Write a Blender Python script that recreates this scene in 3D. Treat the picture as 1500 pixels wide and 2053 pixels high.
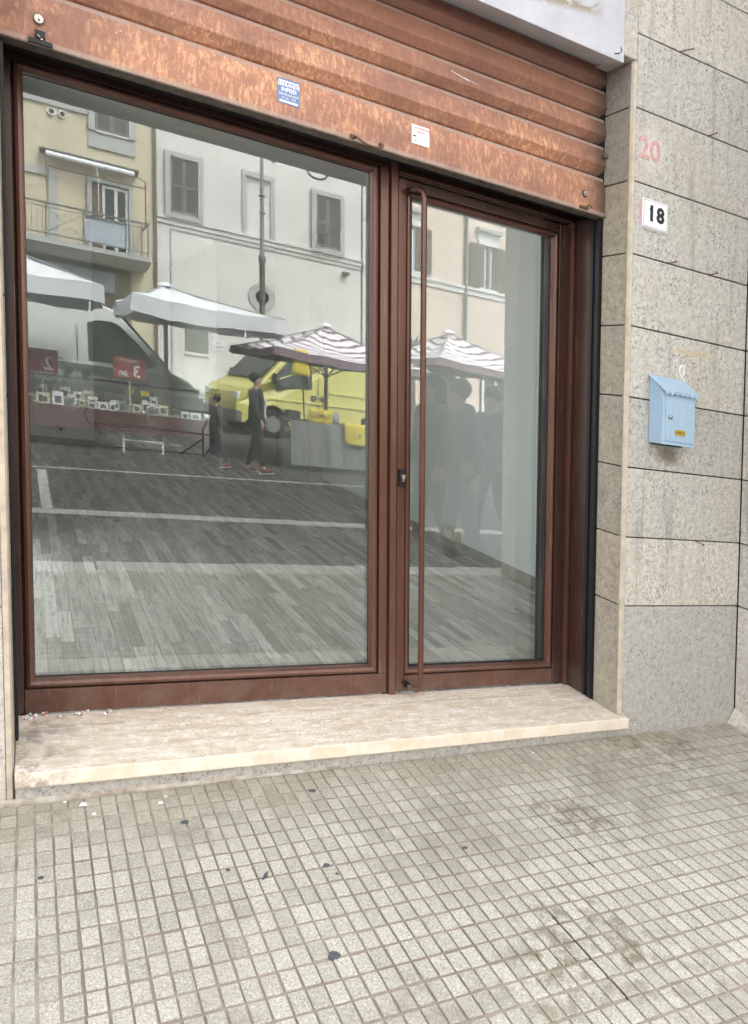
import bpy, bmesh, math, random
from mathutils import Vector, Matrix
random.seed(7)
for o in list(bpy.data.objects): bpy.data.objects.remove(o)
SC = bpy.context.scene
# ------------------------------------------------------------------ camera, light, exposure
cd = bpy.data.cameras.new('camera'); cam = bpy.data.objects.new('camera', cd); SC.collection.objects.link(cam); SC.camera = cam
cd.sensor_fit = 'VERTICAL'; cd.sensor_height = 36.0; cd.lens = 1485.94*36/2053
cd.shift_x = -0.01737; cd.shift_y = -0.12377; cd.clip_end = 300
R_ = Matrix(((0.89811706,-0.43972186,0.0055172),(0.01940985,0.05217153,0.99844949),(-0.43932791,-0.89661743,0.05539108)))
cam.matrix_world = Matrix.Translation((0.5431,-2.3609,1.2647)) @ R_.transposed().to_4x4()
W = bpy.data.worlds.new('World'); SC.world = W; W.use_nodes = True
wn = W.node_tree; wn.nodes.clear()
sky = wn.nodes.new('ShaderNodeTexSky'); sky.sky_type = 'NISHITA'; sky.sun_disc = False
SUN_EL, SUN_AZ = math.radians(50), math.radians(24)
sky.sun_elevation = SUN_EL; sky.sun_rotation = SUN_AZ; sky.air_density = 1.0; sky.dust_density = 3.0
hs = wn.nodes.new('ShaderNodeHueSaturation'); hs.inputs['Saturation'].default_value = 0.16
bg = wn.nodes.new('ShaderNodeBackground'); bg.inputs['Strength'].default_value = 0.15
wo = wn.nodes.new('ShaderNodeOutputWorld')
wn.links.new(sky.outputs[0], hs.inputs['Color']); wn.links.new(hs.outputs[0], bg.inputs[0]); wn.links.new(bg.outputs[0], wo.inputs[0])
sd = bpy.data.lights.new('sun', 'SUN'); sd.energy = 0.9; sd.angle = math.radians(18); sd.color = (1.0,0.97,0.93)
sun = bpy.data.objects.new('sun', sd); SC.collection.objects.link(sun)
sdir = Vector((math.sin(SUN_AZ)*math.cos(SUN_EL), math.cos(SUN_AZ)*math.cos(SUN_EL), math.sin(SUN_EL)))
sun.rotation_euler = sdir.to_track_quat('Z','Y').to_euler()
vs = SC.view_settings; vs.view_transform = 'Standard'; vs.look = 'None'; vs.exposure = 2.86; vs.gamma = 1; vs.use_curve_mapping = False
SC.cycles.max_bounces = 10; SC.cycles.transparent_max_bounces = 16; SC.cycles.use_denoising = True

# ------------------------------------------------------------------ the street runs downhill along x: all courses, sills and kerbs follow the fall K
K = -0.1518
G2 = 0.79            # twice the y of the glass plane; the far side of the street lies at y = G2 - distance seen in the glass
COL = SC.collection
def wz(x, z): return z + K*x

# ------------------------------------------------------------------ materials
class N:
    def __init__(s, name):
        s.m = bpy.data.materials.new(name); s.m.use_nodes = True; s.t = s.m.node_tree; s.n = s.t.nodes
        s.p = s.n['Principled BSDF']
    def new(s, kind, **kw):
        n = s.n.new(kind)
        for k, v in kw.items(): setattr(n, k, v)
        return n
    def link(s, a, b): s.t.links.new(a, b)
    def pos(s, scale=(1,1,1)):
        g = s.new('ShaderNodeNewGeometry'); m = s.new('ShaderNodeVectorMath', operation='MULTIPLY')
        s.link(g.outputs['Position'], m.inputs[0]); m.inputs[1].default_value = scale; return m.outputs[0]
    def noise(s, scale, detail=3, rough=.55, vec=None, dist=0):
        n = s.new('ShaderNodeTexNoise'); n.inputs['Scale'].default_value = scale; n.inputs['Detail'].default_value = detail
        n.inputs['Roughness'].default_value = rough; n.inputs['Distortion'].default_value = dist
        s.link(vec if vec is not None else s.pos(), n.inputs['Vector']); return n.outputs['Fac']
    def voro(s, scale, vec=None, feature='F1', out='Distance', rand=1):
        n = s.new('ShaderNodeTexVoronoi', feature=feature); n.inputs['Scale'].default_value = scale; n.inputs['Randomness'].default_value = rand
        s.link(vec if vec is not None else s.pos(), n.inputs['Vector']); return n.outputs[out]
    def ramp(s, fac, stops, mode='LINEAR'):
        r = s.new('ShaderNodeValToRGB'); r.color_ramp.interpolation = mode; e = r.color_ramp.elements
        while len(e) > 1: e.remove(e[-1])
        e[0].position = stops[0][0]; e[0].color = c4(stops[0][1])
        for p, c in stops[1:]:
            q = e.new(p); q.color = c4(c)
        s.link(fac, r.inputs[0]); return r.outputs[0]
    def mix(s, fac, a, b, mode='MIX'):
        m = s.new('ShaderNodeMix', data_type='RGBA', blend_type=mode)
        for sock, v in ((m.inputs[0], fac), (m.inputs[6], a), (m.inputs[7], b)):
            if isinstance(v, (int, float)): sock.default_value = v
            elif isinstance(v, tuple): sock.default_value = c4(v)
            else: s.link(v, sock)
        return m.outputs[2]
    def math(s, op, a, b=0, c=0, clamp=False):
        m = s.new('ShaderNodeMath', operation=op); m.use_clamp = clamp
        for i, v in enumerate((a, b, c)):
            if isinstance(v, (int, float)): m.inputs[i].default_value = v
            else: s.link(v, m.inputs[i])
        return m.outputs[0]
    def sep(s, vec):
        n = s.new('ShaderNodeSeparateXYZ'); s.link(vec, n.inputs[0]); return n.outputs
    def comb(s, x, y, z):
        n = s.new('ShaderNodeCombineXYZ')
        for i, v in enumerate((x, y, z)):
            if isinstance(v, (int, float)): n.inputs[i].default_value = v
            else: s.link(v, n.inputs[i])
        return n.outputs[0]
    def bump(s, h, strength=.3, dist=.01):
        b = s.new('ShaderNodeBump'); b.inputs['Strength'].default_value = strength; b.inputs['Distance'].default_value = dist
        s.link(h, b.inputs['Height']); s.link(b.outputs[0], s.p.inputs['Normal'])
    def out(s, color, rough=.6, metal=0, spec=.5):
        if isinstance(color, tuple): s.p.inputs['Base Color'].default_value = c4(color)
        else: s.link(color, s.p.inputs['Base Color'])
        if isinstance(rough, (int, float)): s.p.inputs['Roughness'].default_value = rough
        else: s.link(rough, s.p.inputs['Roughness'])
        s.p.inputs['Metallic'].default_value = metal; s.p.inputs['Specular IOR Level'].default_value = spec
        return s.m
def c4(c): return (c[0], c[1], c[2], 1) if isinstance(c, tuple) else (c, c, c, 1)
def mul(c, k): return tuple(v*k for v in c)

def M_plain(name, col, rough=.6, metal=0, var=.12, scale=12, spec=.5, bump=0):
    s = N(name); f = s.noise(scale, 4)
    c = s.ramp(f, [(.3, mul(col, 1-var)), (.7, mul(col, 1+var))])
    if bump: s.bump(s.noise(scale*8, 3), bump, .004)
    return s.out(c, rough, metal, spec)

def M_granite(name, base, dark, light, warm=(.42,.36,.25), pebble=.5, drip=.0, blotches=()):
    s = N(name); oi = s.new('ShaderNodeObjectInfo')
    f = s.noise(42, 4, .75); f2 = s.noise(150, 4, .8)
    c = s.ramp(f, [(.34, mul(base,.72)), (.46, mul(base,.95)), (.55, mul(base,1.04)), (.68, mul(base,1.25))])
    # crystals and inclusions of three sizes
    dens = s.ramp(s.noise(5.5, 4, .65), [(.38, .25), (.62, 1.0)])
    for sc, th, keep, col, dn in ((62, .36, .60, mul(base,.55), .9), (105, .42, .60, dark, .8), (80, .36, .70, light, .6), (30, .26, .84, mul(base,.66), .7)):
        vn = s.new('ShaderNodeTexVoronoi'); vn.inputs['Scale'].default_value = sc; vw_ = s.new('ShaderNodeVectorMath', operation='ADD'); s.link(s.pos((1,1,.8)), vw_.inputs[0]); nv = s.new('ShaderNodeTexNoise'); nv.inputs['Scale'].default_value = sc*1.3; s.link(s.pos(), nv.inputs['Vector']); nm = s.new('ShaderNodeVectorMath', operation='SCALE'); s.link(nv.outputs['Color'], nm.inputs[0]); nm.inputs['Scale'].default_value = .9/sc; s.link(nm.outputs[0], vw_.inputs[1]); s.link(vw_.outputs[0], vn.inputs['Vector'])
        sx = s.sep(vn.outputs['Color'])
        m = s.math('MULTIPLY', s.ramp(vn.outputs['Distance'], [(th-.10, dn), (th+.03, 0.0)]), s.ramp(sx[0], [(keep-.02, 0.0), (keep+.02, 1.0)]))
        c = s.mix(s.math('MULTIPLY', m, dens), c, col)
    v = s.voro(17, s.pos((1,1,.7))); vw = s.noise(7, 3)
    pb = s.math('MULTIPLY', s.ramp(v, [(.10, 1.0), (.17, 0.0)]), s.ramp(vw, [(.52, 0.0), (.58, pebble)]))
    c = s.mix(pb, c, mul(base,.50))
    c = s.mix(s.ramp(s.noise(1.8,5,.65), [(.45, 0.0), (.75, .35)]), c, warm)
    c = s.mix(s.ramp(s.noise(9,5,.7), [(.56, 0.0), (.74, .35)]), c, mul(base,.60))
    if drip:
        dn = s.noise(20, 4, .65, s.pos((1,1,.07)))
        c = s.mix(s.math('MULTIPLY', s.ramp(dn, [(.54, 0.0), (.66, 1.0)]), drip), c, mul(base,.42))
    if blotches:
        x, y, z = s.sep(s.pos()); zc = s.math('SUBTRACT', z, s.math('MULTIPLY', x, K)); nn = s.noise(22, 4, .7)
        for sx_, sz_, rx, rz_, col, am in blotches:
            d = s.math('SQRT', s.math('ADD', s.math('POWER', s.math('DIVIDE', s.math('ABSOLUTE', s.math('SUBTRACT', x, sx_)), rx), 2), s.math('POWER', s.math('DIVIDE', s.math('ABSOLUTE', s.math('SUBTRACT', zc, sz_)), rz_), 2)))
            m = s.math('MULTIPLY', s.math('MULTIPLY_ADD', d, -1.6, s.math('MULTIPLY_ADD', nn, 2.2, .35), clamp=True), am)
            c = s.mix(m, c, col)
    k = s.math('MULTIPLY_ADD', oi.outputs['Random'], .26, .87)
    hv = s.new('ShaderNodeHueSaturation'); s.link(c, hv.inputs['Color']); s.link(k, hv.inputs['Value'])
    hv2 = s.math('MULTIPLY_ADD', oi.outputs['Random'], .5, .72); s.link(hv2, hv.inputs['Saturation'])
    s.bump(s.math('ADD', f, s.math('ADD', s.math('MULTIPLY', f2, .6), s.math('MULTIPLY', pb, -.8))), .5, .005)
    return s.out(hv.outputs[0], .75, 0, .35)

M_FRONT = M_granite('granite_front', (.505,.482,.437), (.13,.12,.105), (.74,.725,.69), drip=.5, blotches=((3.05,1.245,.10,.05,(.20,.155,.085),.9),(3.19,1.712,.16,.018,(.50,.40,.24),.8),(2.91,2.52,.10,.12,(.66,.62,.56),.8)))  # first blotch paints the mailbox's contact shade as brown; the others are stains
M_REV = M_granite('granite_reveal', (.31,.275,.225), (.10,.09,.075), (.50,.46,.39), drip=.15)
M_BASE = M_granite('granite_base', (.49,.465,.425), (.20,.19,.175), (.64,.63,.61), warm=(.42,.39,.34), pebble=1.0)
M_DARKGAP = M_plain('dark_joint', (.075,.052,.038), .9)
M_CORNER = M_plain('pale_corner_mortar', (.50,.435,.35), .85, var=.2, scale=20)

def m_plaster():
    s = N('white_plaster'); f = s.noise(6, 5, .6)
    c = s.ramp(f, [(.3, (.43,.435,.475)), (.7, (.52,.525,.57))])
    x, y, z = s.sep(s.pos())
    fl = s.noise(7, 6, .72, dist=.6)
    near = s.math('SUBTRACT', 1, s.math('DIVIDE', s.math('ABSOLUTE', s.math('SUBTRACT', x, 2.36)), .30), clamp=True)
    up = s.math('MULTIPLY', s.math('SUBTRACT', z, wz(2.36, 2.915)), 40, clamp=True)
    msk = s.math('MULTIPLY', s.ramp(fl, [(.46, 0.0), (.48, 1.0)]), s.math('MULTIPLY', s.ramp(near, [(.1, 0.0), (.35, 1.0)]), up))
    c = s.mix(msk, c, (.30,.265,.20))
    s.bump(s.math('ADD', s.noise(60, 4), s.math('MULTIPLY', msk, -1.5)), .35, .004)
    return s.out(c, .85, 0, .2)
M_PLASTER = m_plaster()
M_ROUGHCAST = M_granite('rough_mortar', (.50,.47,.41), (.33,.31,.27), (.63,.60,.54), pebble=0)

def m_paving():
    s = N('paving_square'); x, y, z = s.sep(s.pos())
    ix = s.math('FLOOR', s.math('DIVIDE', x, .0445)); iy = s.math('FLOOR', s.math('DIVIDE', y, .0625))
    wnz = s.new('ShaderNodeTexWhiteNoise', noise_dimensions='2D'); s.link(s.comb(ix, iy, 0), wnz.inputs['Vector'])
    f = s.noise(190, 4, .8); f2 = s.noise(420, 3, .8)
    c = s.ramp(f, [(.32, (.27,.25,.20)), (.45, (.45,.425,.36)), (.56, (.58,.555,.49)), (.68, (.76,.74,.68))])
    c = s.mix(s.ramp(f2, [(.33, .85), (.42, 0.0)]), c, (.12,.115,.10))
    val = s.math('MULTIPLY_ADD', wnz.outputs['Value'], .22, .87)
    dirt = s.noise(2.6, 5, .65)
    c = s.mix(s.ramp(dirt, [(.50, 0.0), (.68, .55)]), c, (.27,.245,.19))
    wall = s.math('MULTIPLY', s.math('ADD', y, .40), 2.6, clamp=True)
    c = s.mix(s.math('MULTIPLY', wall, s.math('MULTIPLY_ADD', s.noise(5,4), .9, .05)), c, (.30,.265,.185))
    # olive and brown spill stains at their own spots
    nn = s.noise(17, 4, .7); n2 = s.noise(42, 3, .6)
    for sx_, sy_, r_, am in ((2.16,-.45,.16,.75),(1.80,-.93,.22,.8),(1.62,-1.03,.15,.7),(1.98,-1.10,.2,.5),(2.85,-.28,.35,.45),(2.9,-.10,.25,.5),(.46,-.22,.10,.55),(2.27,-.56,.12,.4),(1.36,-.98,.14,.35),(.95,-.13,.2,.3),(1.25,-.10,.2,.25),(.62,-.10,.12,.4)):
        d = s.math('SQRT', s.math('ADD', s.math('POWER', s.math('SUBTRACT', x, sx_), 2), s.math('POWER', s.math('SUBTRACT', y, sy_), 2)))
        m = s.math('MULTIPLY', s.math('MULTIPLY', s.math('SUBTRACT', 1, s.math('DIVIDE', d, r_), clamp=True), 3.0, clamp=True), s.math('MULTIPLY', s.ramp(nn, [(.46, 0.0), (.62, 1.0)]), am))
        c = s.mix(s.math('MULTIPLY', m, .8), c, (.18,.15,.09))
    hv = s.new('ShaderNodeHueSaturation'); s.link(c, hv.inputs['Color']); s.link(val, hv.inputs['Value'])
    s.bump(s.math('ADD', f, f2), .5, .003)
    return s.out(hv.outputs[0], .8, 0, .3)
M_SQ = m_paving()
def m_grout():
    s = N('paving_groove'); x, y, z = s.sep(s.pos())
    f = s.noise(5, 5, .7); c = s.ramp(f, [(.35, (.25,.20,.155)), (.6, (.37,.31,.25)), (.75, (.47,.41,.35))])
    wall = s.math('MULTIPLY', s.math('ADD', y, .26), 5, clamp=True)
    left = s.math('MULTIPLY', s.math('SUBTRACT', .62, x), 9, clamp=True)
    c = s.mix(s.math('MULTIPLY', s.math('MAXIMUM', wall, s.math('MULTIPLY', left, .7)), s.ramp(s.noise(16,3), [(.35, .0), (.6, .8)])), c, (.58,.54,.48))
    s.bump(s.noise(150, 3), .4, .003)
    return s.out(c, .9, 0, .2)
M_GROUT = m_grout()

def m_travertine():
    s = N('travertine'); v = s.pos((.9,8,8))
    f = s.noise(4.5, 7, .68, v, .3); g = s.noise(10, 6, .75, s.pos((2.2,9,9)), .3); h = s.noise(30, 5, .8, s.pos((.8,1,1)))
    c = s.ramp(f, [(.30, (.58,.45,.32)), (.45, (.70,.60,.48)), (.56, (.77,.69,.59)), (.7, (.82,.76,.68))])
    c = s.mix(s.ramp(g, [(.56, 0.0), (.68, .55)]), c, (.66,.50,.33))
    c = s.mix(s.ramp(h, [(.40, .45), (.50, 0.0)]), c, (.60,.48,.35)); c = s.mix(s.ramp(h, [(.54, .0), (.62, .6)]), c, (.93,.90,.84))
    pit = s.math('MULTIPLY', s.ramp(s.noise(120, 3, .7), [(.36, 1.0), (.42, 0.0)]), s.ramp(s.noise(3.5, 3), [(.46, .1), (.58, .9)]))
    c = s.mix(pit, c, (.30,.22,.14))
    # a long natural vein that wanders along the slab
    x, y, z = s.sep(s.pos()); w = s.math('MULTIPLY', s.math('SUBTRACT', s.noise(4.2, 5, .7, s.pos((1,0,0))), .5), .085)
    for off, br in ((.255, .95), (.17, .45), (.09, .35)):
        ln = s.math('ABSOLUTE', s.math('SUBTRACT', s.math('SUBTRACT', y, off), w))
        c = s.mix(s.math('MULTIPLY', s.ramp(ln, [(.0012, 1.0), (.0040, 0.0)]), s.ramp(s.noise(7+off*9,3), [(.42, .0), (.52, br)])), c, (.30,.22,.15))
    c = s.mix(s.math('MULTIPLY', s.math('SUBTRACT', -.0290, y), 400, clamp=True), c, s.mix(s.ramp(s.noise(14,4), [(.4,.0),(.6,1.0)]), (.76,.69,.59), (.70,.60,.47)))
    dirt = s.math('MULTIPLY', s.math('MULTIPLY', s.math('SUBTRACT', .68, x), 8, clamp=True), s.ramp(s.noise(11, 5, .7), [(.48, 0.0), (.60, .85)]))
    c = s.mix(dirt, c, (.30,.26,.23))
    s.bump(s.math('ADD', h, s.math('MULTIPLY', pit, -.8)), .25, .003)
    return s.out(c, .45, 0, .4)
M_TRAV = m_travertine()

def m_frame(name, base, hi):
    s = N(name); f = s.noise(900, 2, .6); g = s.noise(5, 4, .6, s.pos((1,1,.35)))
    c = s.ramp(g, [(.3, base), (.75, hi)])
    c = s.mix(s.ramp(f, [(.35, .0), (.7, .35)]), c, mul(hi, 1.8))
    c = s.mix(s.ramp(s.noise(16, 6, .8), [(.70, 0.0), (.74, .5)]), c, (.30,.22,.17))
    x, y, z = s.sep(s.pos()); zc = s.math('SUBTRACT', z, s.math('MULTIPLY', x, K))
    c = s.mix(s.math('MULTIPLY', s.math('SUBTRACT', 1, s.math('MULTIPLY', s.math('SUBTRACT', zc, .08), 6), clamp=True), s.ramp(s.noise(9,5,.75), [(.40,.0),(.65,.6)])), c, (.20,.15,.12))
    c = s.mix(s.ramp(s.noise(120, 2, .5, s.pos((1,1,.05))), [(.66, 0.0), (.70, .35)]), c, (.26,.17,.13))
    s.bump(f, .12, .001)
    return s.out(c, s.ramp(g, [(.3, .27), (.7, .42)]), 0.3, .6)
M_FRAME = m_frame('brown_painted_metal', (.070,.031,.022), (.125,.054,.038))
M_FRAME_SHADE = m_frame('brown_metal_shaded', (.036,.017,.013), (.058,.026,.020))  # darker copy of the frame metal, shade put into its colour

def m_shutter():
    s = N('faded_shutter_paint'); x, y, z = s.sep(s.pos())
    zc = s.math('SUBTRACT', z, s.math('MULTIPLY', x, K))
    streak = s.noise(26, 5, .72, s.pos((1,1,.28))); big = s.noise(2.2, 4, .6)
    c = s.ramp(big, [(.3, (.185,.088,.063)), (.7, (.26,.120,.083))])
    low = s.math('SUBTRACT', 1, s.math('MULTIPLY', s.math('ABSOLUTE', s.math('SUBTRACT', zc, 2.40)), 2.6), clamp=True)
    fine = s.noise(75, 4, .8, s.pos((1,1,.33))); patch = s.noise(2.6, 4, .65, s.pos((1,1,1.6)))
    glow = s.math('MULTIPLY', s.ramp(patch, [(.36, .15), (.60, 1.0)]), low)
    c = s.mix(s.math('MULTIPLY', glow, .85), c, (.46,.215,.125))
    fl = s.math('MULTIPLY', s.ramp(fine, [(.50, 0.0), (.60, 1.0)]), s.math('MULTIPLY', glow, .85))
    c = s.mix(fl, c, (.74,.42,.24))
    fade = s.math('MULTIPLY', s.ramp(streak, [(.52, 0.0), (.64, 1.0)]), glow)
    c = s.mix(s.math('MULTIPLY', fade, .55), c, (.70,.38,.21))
    v = s.voro(34); ring = s.ramp(v, [(.10, 0.0), (.13, 1.0), (.17, 1.0), (.20, 0.0)])
    lft = s.math('MULTIPLY', s.math('SUBTRACT', 1.45, x), 3, clamp=True)
    c = s.mix(s.math('MULTIPLY', s.math('MULTIPLY', ring, lft), s.math('MULTIPLY', low, s.ramp(s.noise(8,2), [(.48,0.0),(.56,.7)]))), c, (.66,.36,.20))
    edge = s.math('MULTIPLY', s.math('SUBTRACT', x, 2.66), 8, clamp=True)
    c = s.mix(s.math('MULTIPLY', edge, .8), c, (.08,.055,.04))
    c = s.mix(s.ramp(s.noise(9,5,.7), [(.60, 0.0), (.74, .5)]), c, (.33,.24,.20))
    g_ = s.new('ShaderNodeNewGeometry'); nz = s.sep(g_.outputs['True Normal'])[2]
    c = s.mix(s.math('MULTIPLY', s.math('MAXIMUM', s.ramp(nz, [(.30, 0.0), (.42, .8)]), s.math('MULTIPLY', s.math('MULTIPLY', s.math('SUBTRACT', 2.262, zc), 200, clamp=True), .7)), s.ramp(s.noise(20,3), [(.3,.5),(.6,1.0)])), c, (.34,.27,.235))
    c = s.mix(s.ramp(s.noise(60,5,.8,s.pos((1,1,.5))), [(.60, 0.0), (.66, .6)]), c, (.13,.065,.045))
    s.bump(s.noise(70, 4), .2, .002)
    return s.out(c, .5, 0, .45)
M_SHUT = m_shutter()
M_SHUTLIP = M_plain('grimy_shutter_edge', (.10,.075,.06), .8, var=.4, scale=30)
M_STEEL = M_plain('worn_steel', (.40,.38,.36), .35, .9)
M_BLACK = M_plain('black_metal', (.012,.012,.014), .5, .2)
M_VOID = M_plain('black_housing', (.006,.006,.006), .9)
M_RUST = M_plain('rusty_iron', (.13,.07,.045), .7, .3, var=.4, scale=60)
def m_enamel():
    s = N('pale_blue_enamel'); c = s.ramp(s.noise(5,4), [(.3, (.31,.44,.57)), (.7, (.36,.49,.62))])
    c = s.mix(s.ramp(s.noise(24, 6, .8, s.pos((1,1,.35))), [(.52, 0.0), (.70, .5)]), c, (.25,.30,.34))
    c = s.mix(s.ramp(s.noise(150, 3, .8), [(.68, 0.0), (.72, .6)]), c, (.16,.13,.11))
    return s.out(c, s.ramp(s.noise(20,3), [(.3,.35),(.7,.55)]), 0, .5)
M_BLUE = m_enamel()
M_BLUESIDE = M_BLUE
M_BRASS = M_plain('brass', (.55,.38,.07), .35, .5, var=.2, scale=80)
M_WHITEE = M_plain('white_enamel', (.78,.79,.82), .35, 0, var=.03)
M_INK = M_plain('black_ink', (.012,.012,.015), .5)
M_BLUEINK = M_plain('blue_print', (.13,.21,.42), .5)
M_REDINK = M_plain('red_print', (.55,.08,.07), .5)
M_PAPER = M_plain('white_paper', (.78,.78,.80), .7, var=.05)
def m_stencil():
    s = N('worn_red_paint'); c = s.ramp(s.noise(60, 4, .7), [(.35, (.58,.40,.38)), (.65, (.52,.25,.26))])
    return s.out(c, .8, 0, .2)
M_STENCIL = m_stencil()
M_WHITEPAINT = M_plain('thin_white_paint', (.62,.61,.59), .8, var=.25, scale=50)

def m_glass(name, refl):
    s = N(name); s.n.remove(s.p)
    tr = s.new('ShaderNodeBsdfTransparent'); tr.inputs[0].default_value = (.82,.86,.84,1)
    gl = s.new('ShaderNodeBsdfGlossy'); gl.inputs['Roughness'].default_value = 0.0; gl.inputs['Color'].default_value = (.93,.96,.93,1)
    fr = s.new('ShaderNodeFresnel'); fr.inputs['IOR'].default_value = 1.52
    fac = s.math('ADD', refl, fr.outputs[0], clamp=True)
    mx = s.new('ShaderNodeMixShader'); s.link(fac, mx.inputs[0]); s.link(tr.outputs[0], mx.inputs[1]); s.link(gl.outputs[0], mx.inputs[2])
    df = s.new('ShaderNodeBsdfDiffuse'); df.inputs[0].default_value = (.75,.78,.74,1)
    sm = s.math('ADD', .022, s.math('MULTIPLY', s.ramp(s.noise(3.5, 5, .7, s.pos((1.6,1,.6)), 1.5), [(.48, 0.0), (.75, 1.0)]), .05))
    m2 = s.new('ShaderNodeMixShader'); s.link(sm, m2.inputs[0]); s.link(mx.outputs[0], m2.inputs[1]); s.link(df.outputs[0], m2.inputs[2])
    s.link(m2.outputs[0], s.n['Material Output'].inputs['Surface'])
    return s.m
M_GLASS = m_glass('reflective_window_glass', .12)
def m_clear():
    s = N('glass_body'); s.n.remove(s.p); tr = s.new('ShaderNodeBsdfTransparent'); tr.inputs[0].default_value = (.97,.985,.975,1)
    s.link(tr.outputs[0], s.n['Material Output'].inputs['Surface']); return s.m
M_CLEAR = m_clear()
M_DARKGLASS = M_plain('dark_vehicle_glass', (.02,.025,.025), .08, 0, var=.1)

def m_plank():
    s = N('grey_laminate'); oi = s.new('ShaderNodeObjectInfo'); at = s.new('ShaderNodeAttribute', attribute_name='tone')
    r = s.math('FRACT', s.math('ADD', oi.outputs['Random'], at.outputs['Fac']))
    c = s.ramp(r, [(0, (.31,.295,.27)), (.35, (.45,.435,.41)), (.7, (.55,.535,.505)), (1, (.70,.685,.655))])
    x, y, z = s.sep(s.pos()); off = s.math('MULTIPLY', r, 40)
    v = s.comb(s.math('MULTIPLY', x, 26), s.math('ADD', s.math('MULTIPLY', y, 2.2), off), 0)
    g = s.noise(2.2, 6, .65, v, .8)
    c = s.mix(s.ramp(g, [(.36, .62), (.55, 0.0)]), c, (.16,.15,.14)); c = s.mix(s.ramp(g, [(.6, 0.0), (.75, .4)]), c, (.58,.57,.55))
    return s.out(c, .42, 0, .4)
M_PLANK = m_plank()
M_WALL = M_plain('interior_white_paint', (.78,.82,.83), .7, var=.03, scale=2)
M_WALL2 = M_plain('interior_grey_paint', (.42,.46,.41), .7, var=.05, scale=2)
M_SKIRT = M_plain('grey_skirting_tile', (.33,.31,.28), .5, var=.15, scale=8)
M_CEIL = M_plain('ceiling_paint', (.7,.7,.7), .8, var=.02)
M_BEIGEPL = M_plain('ivory_plastic', (.62,.56,.42), .4, var=.04)

M_ASPH = M_plain('asphalt', (.055,.055,.055), .85, var=.35, scale=40, bump=.4)
M_LINE = M_plain('road_paint', (.55,.55,.52), .7, var=.25, scale=30)
M_KERB = M_plain('kerb_granite', (.68,.66,.60), .8, var=.2, scale=25)
def m_stucco(name, a, b, stain):
    s = N(name); f = s.noise(.55, 5, .6); g = s.noise(3, 6, .7)
    c = s.ramp(f, [(.3, a), (.7, b)])
    c = s.mix(s.ramp(g, [(.54, 0.0), (.72, .45)]), c, stain)
    dn = s.noise(1.6, 4, .6, s.pos((1,1,.12)))
    c = s.mix(s.ramp(dn, [(.58, 0.0), (.72, .3)]), c, stain)
    s.bump(s.noise(20,4), .15, .01)
    return s.out(c, .9, 0, .2)
M_YEL = m_stucco('yellow_stucco', (.53,.47,.35), (.62,.56,.43), (.33,.31,.26))
M_WHT = m_stucco('white_stucco', (.60,.595,.58), (.72,.715,.70), (.38,.38,.37))
M_PNK = m_stucco('pinkish_stucco', (.58,.48,.42), (.68,.58,.51), (.46,.38,.34))
M_TRIM = m_stucco('grey_stone_trim', (.38,.39,.385), (.46,.47,.46), (.28,.29,.29))
M_TRIMW = m_stucco('pale_stone_trim', (.60,.60,.59), (.70,.70,.69), (.44,.45,.45))
M_SHUTG = M_plain('grey_green_louvre', (.16,.16,.145), .7, var=.2)
M_SHUTB = M_plain('brown_louvre', (.13,.095,.075), .7, var=.2)
M_SHOPDARK = M_plain('dim_shopfront', (.20,.17,.13), .8, var=.2, scale=2)
M_SIGNBL = M_plain('grey_blue_signboard', (.36,.40,.46), .5)
M_ROOF = M_plain('roof_tiles', (.35,.17,.11), .9)
M_CANVAS = M_plain('white_canvas', (.80,.82,.86), .8, var=.04, scale=3)
def m_striped():
    s = N('striped_canvas'); at = s.new('ShaderNodeAttribute', attribute_name='band')
    f = s.math('FRACT', s.math('MULTIPLY', at.outputs['Fac'], 8.0))
    c = s.ramp(f, [(0, (.84,.82,.86)), (.60, (.84,.82,.86)), (.62, (.27,.19,.23))])
    return s.out(c, .8, 0, .2)
M_STRIPE = m_striped()
M_POLE = M_plain('pale_pole', (.42,.42,.40), .5, .3)
M_VANW = M_plain('white_vehicle_paint', (.62,.64,.61), .3, 0, var=.02)
M_VANY = M_plain('yellow_vehicle_paint', (.58,.55,.16), .3, 0, var=.03)
M_VANTRIM = M_plain('grey_plastic_trim', (.10,.10,.10), .6)
M_VANLINE = M_plain('yellow_vehicle_highlight', (.80,.76,.26), .3, 0, var=.02)
M_TYRE = M_plain('tyre_rubber', (.02,.02,.02), .8)
M_RIM = M_plain('grey_rim', (.25,.25,.25), .5, .4)
M_REDCLOTH = M_plain('red_table_cloth', (.085,.030,.034), .8, var=.15, scale=5)
M_REDSIGN = M_plain('red_price_card', (.30,.045,.055), .6, var=.04)
M_YELPL = M_plain('yellow_plastic', (.88,.72,.08), .5, var=.12, scale=14)
M_GREYCLOTH = M_plain('grey_table_cloth', (.22,.23,.22), .85, var=.15, scale=4)
M_SKIN = M_plain('skin', (.50,.33,.25), .6, var=.05)
M_HAIR = M_plain('dark_hair', (.02,.016,.013), .6)
M_HAIRG = M_plain('greying_hair', (.10,.085,.075), .6)
M_DARKCL = M_plain('dark_cloth', (.052,.056,.056), .85, var=.2)
M_NAVY = M_plain('navy_cloth', (.045,.052,.075), .85, var=.2)
M_JEANS = M_plain('blue_grey_cloth', (.09,.11,.14), .85, var=.2)
M_SHOE = M_plain('red_shoe_fabric', (.22,.05,.05), .6)
M_SHOEW = M_plain('white_sole', (.75,.75,.72), .6)
M_LEAF = M_plain('agave_leaf', (.05,.09,.06), .6, var=.3)
M_GUM = M_plain('old_chewing_gum', (.085,.09,.10), .9, var=.3, scale=60)

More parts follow.
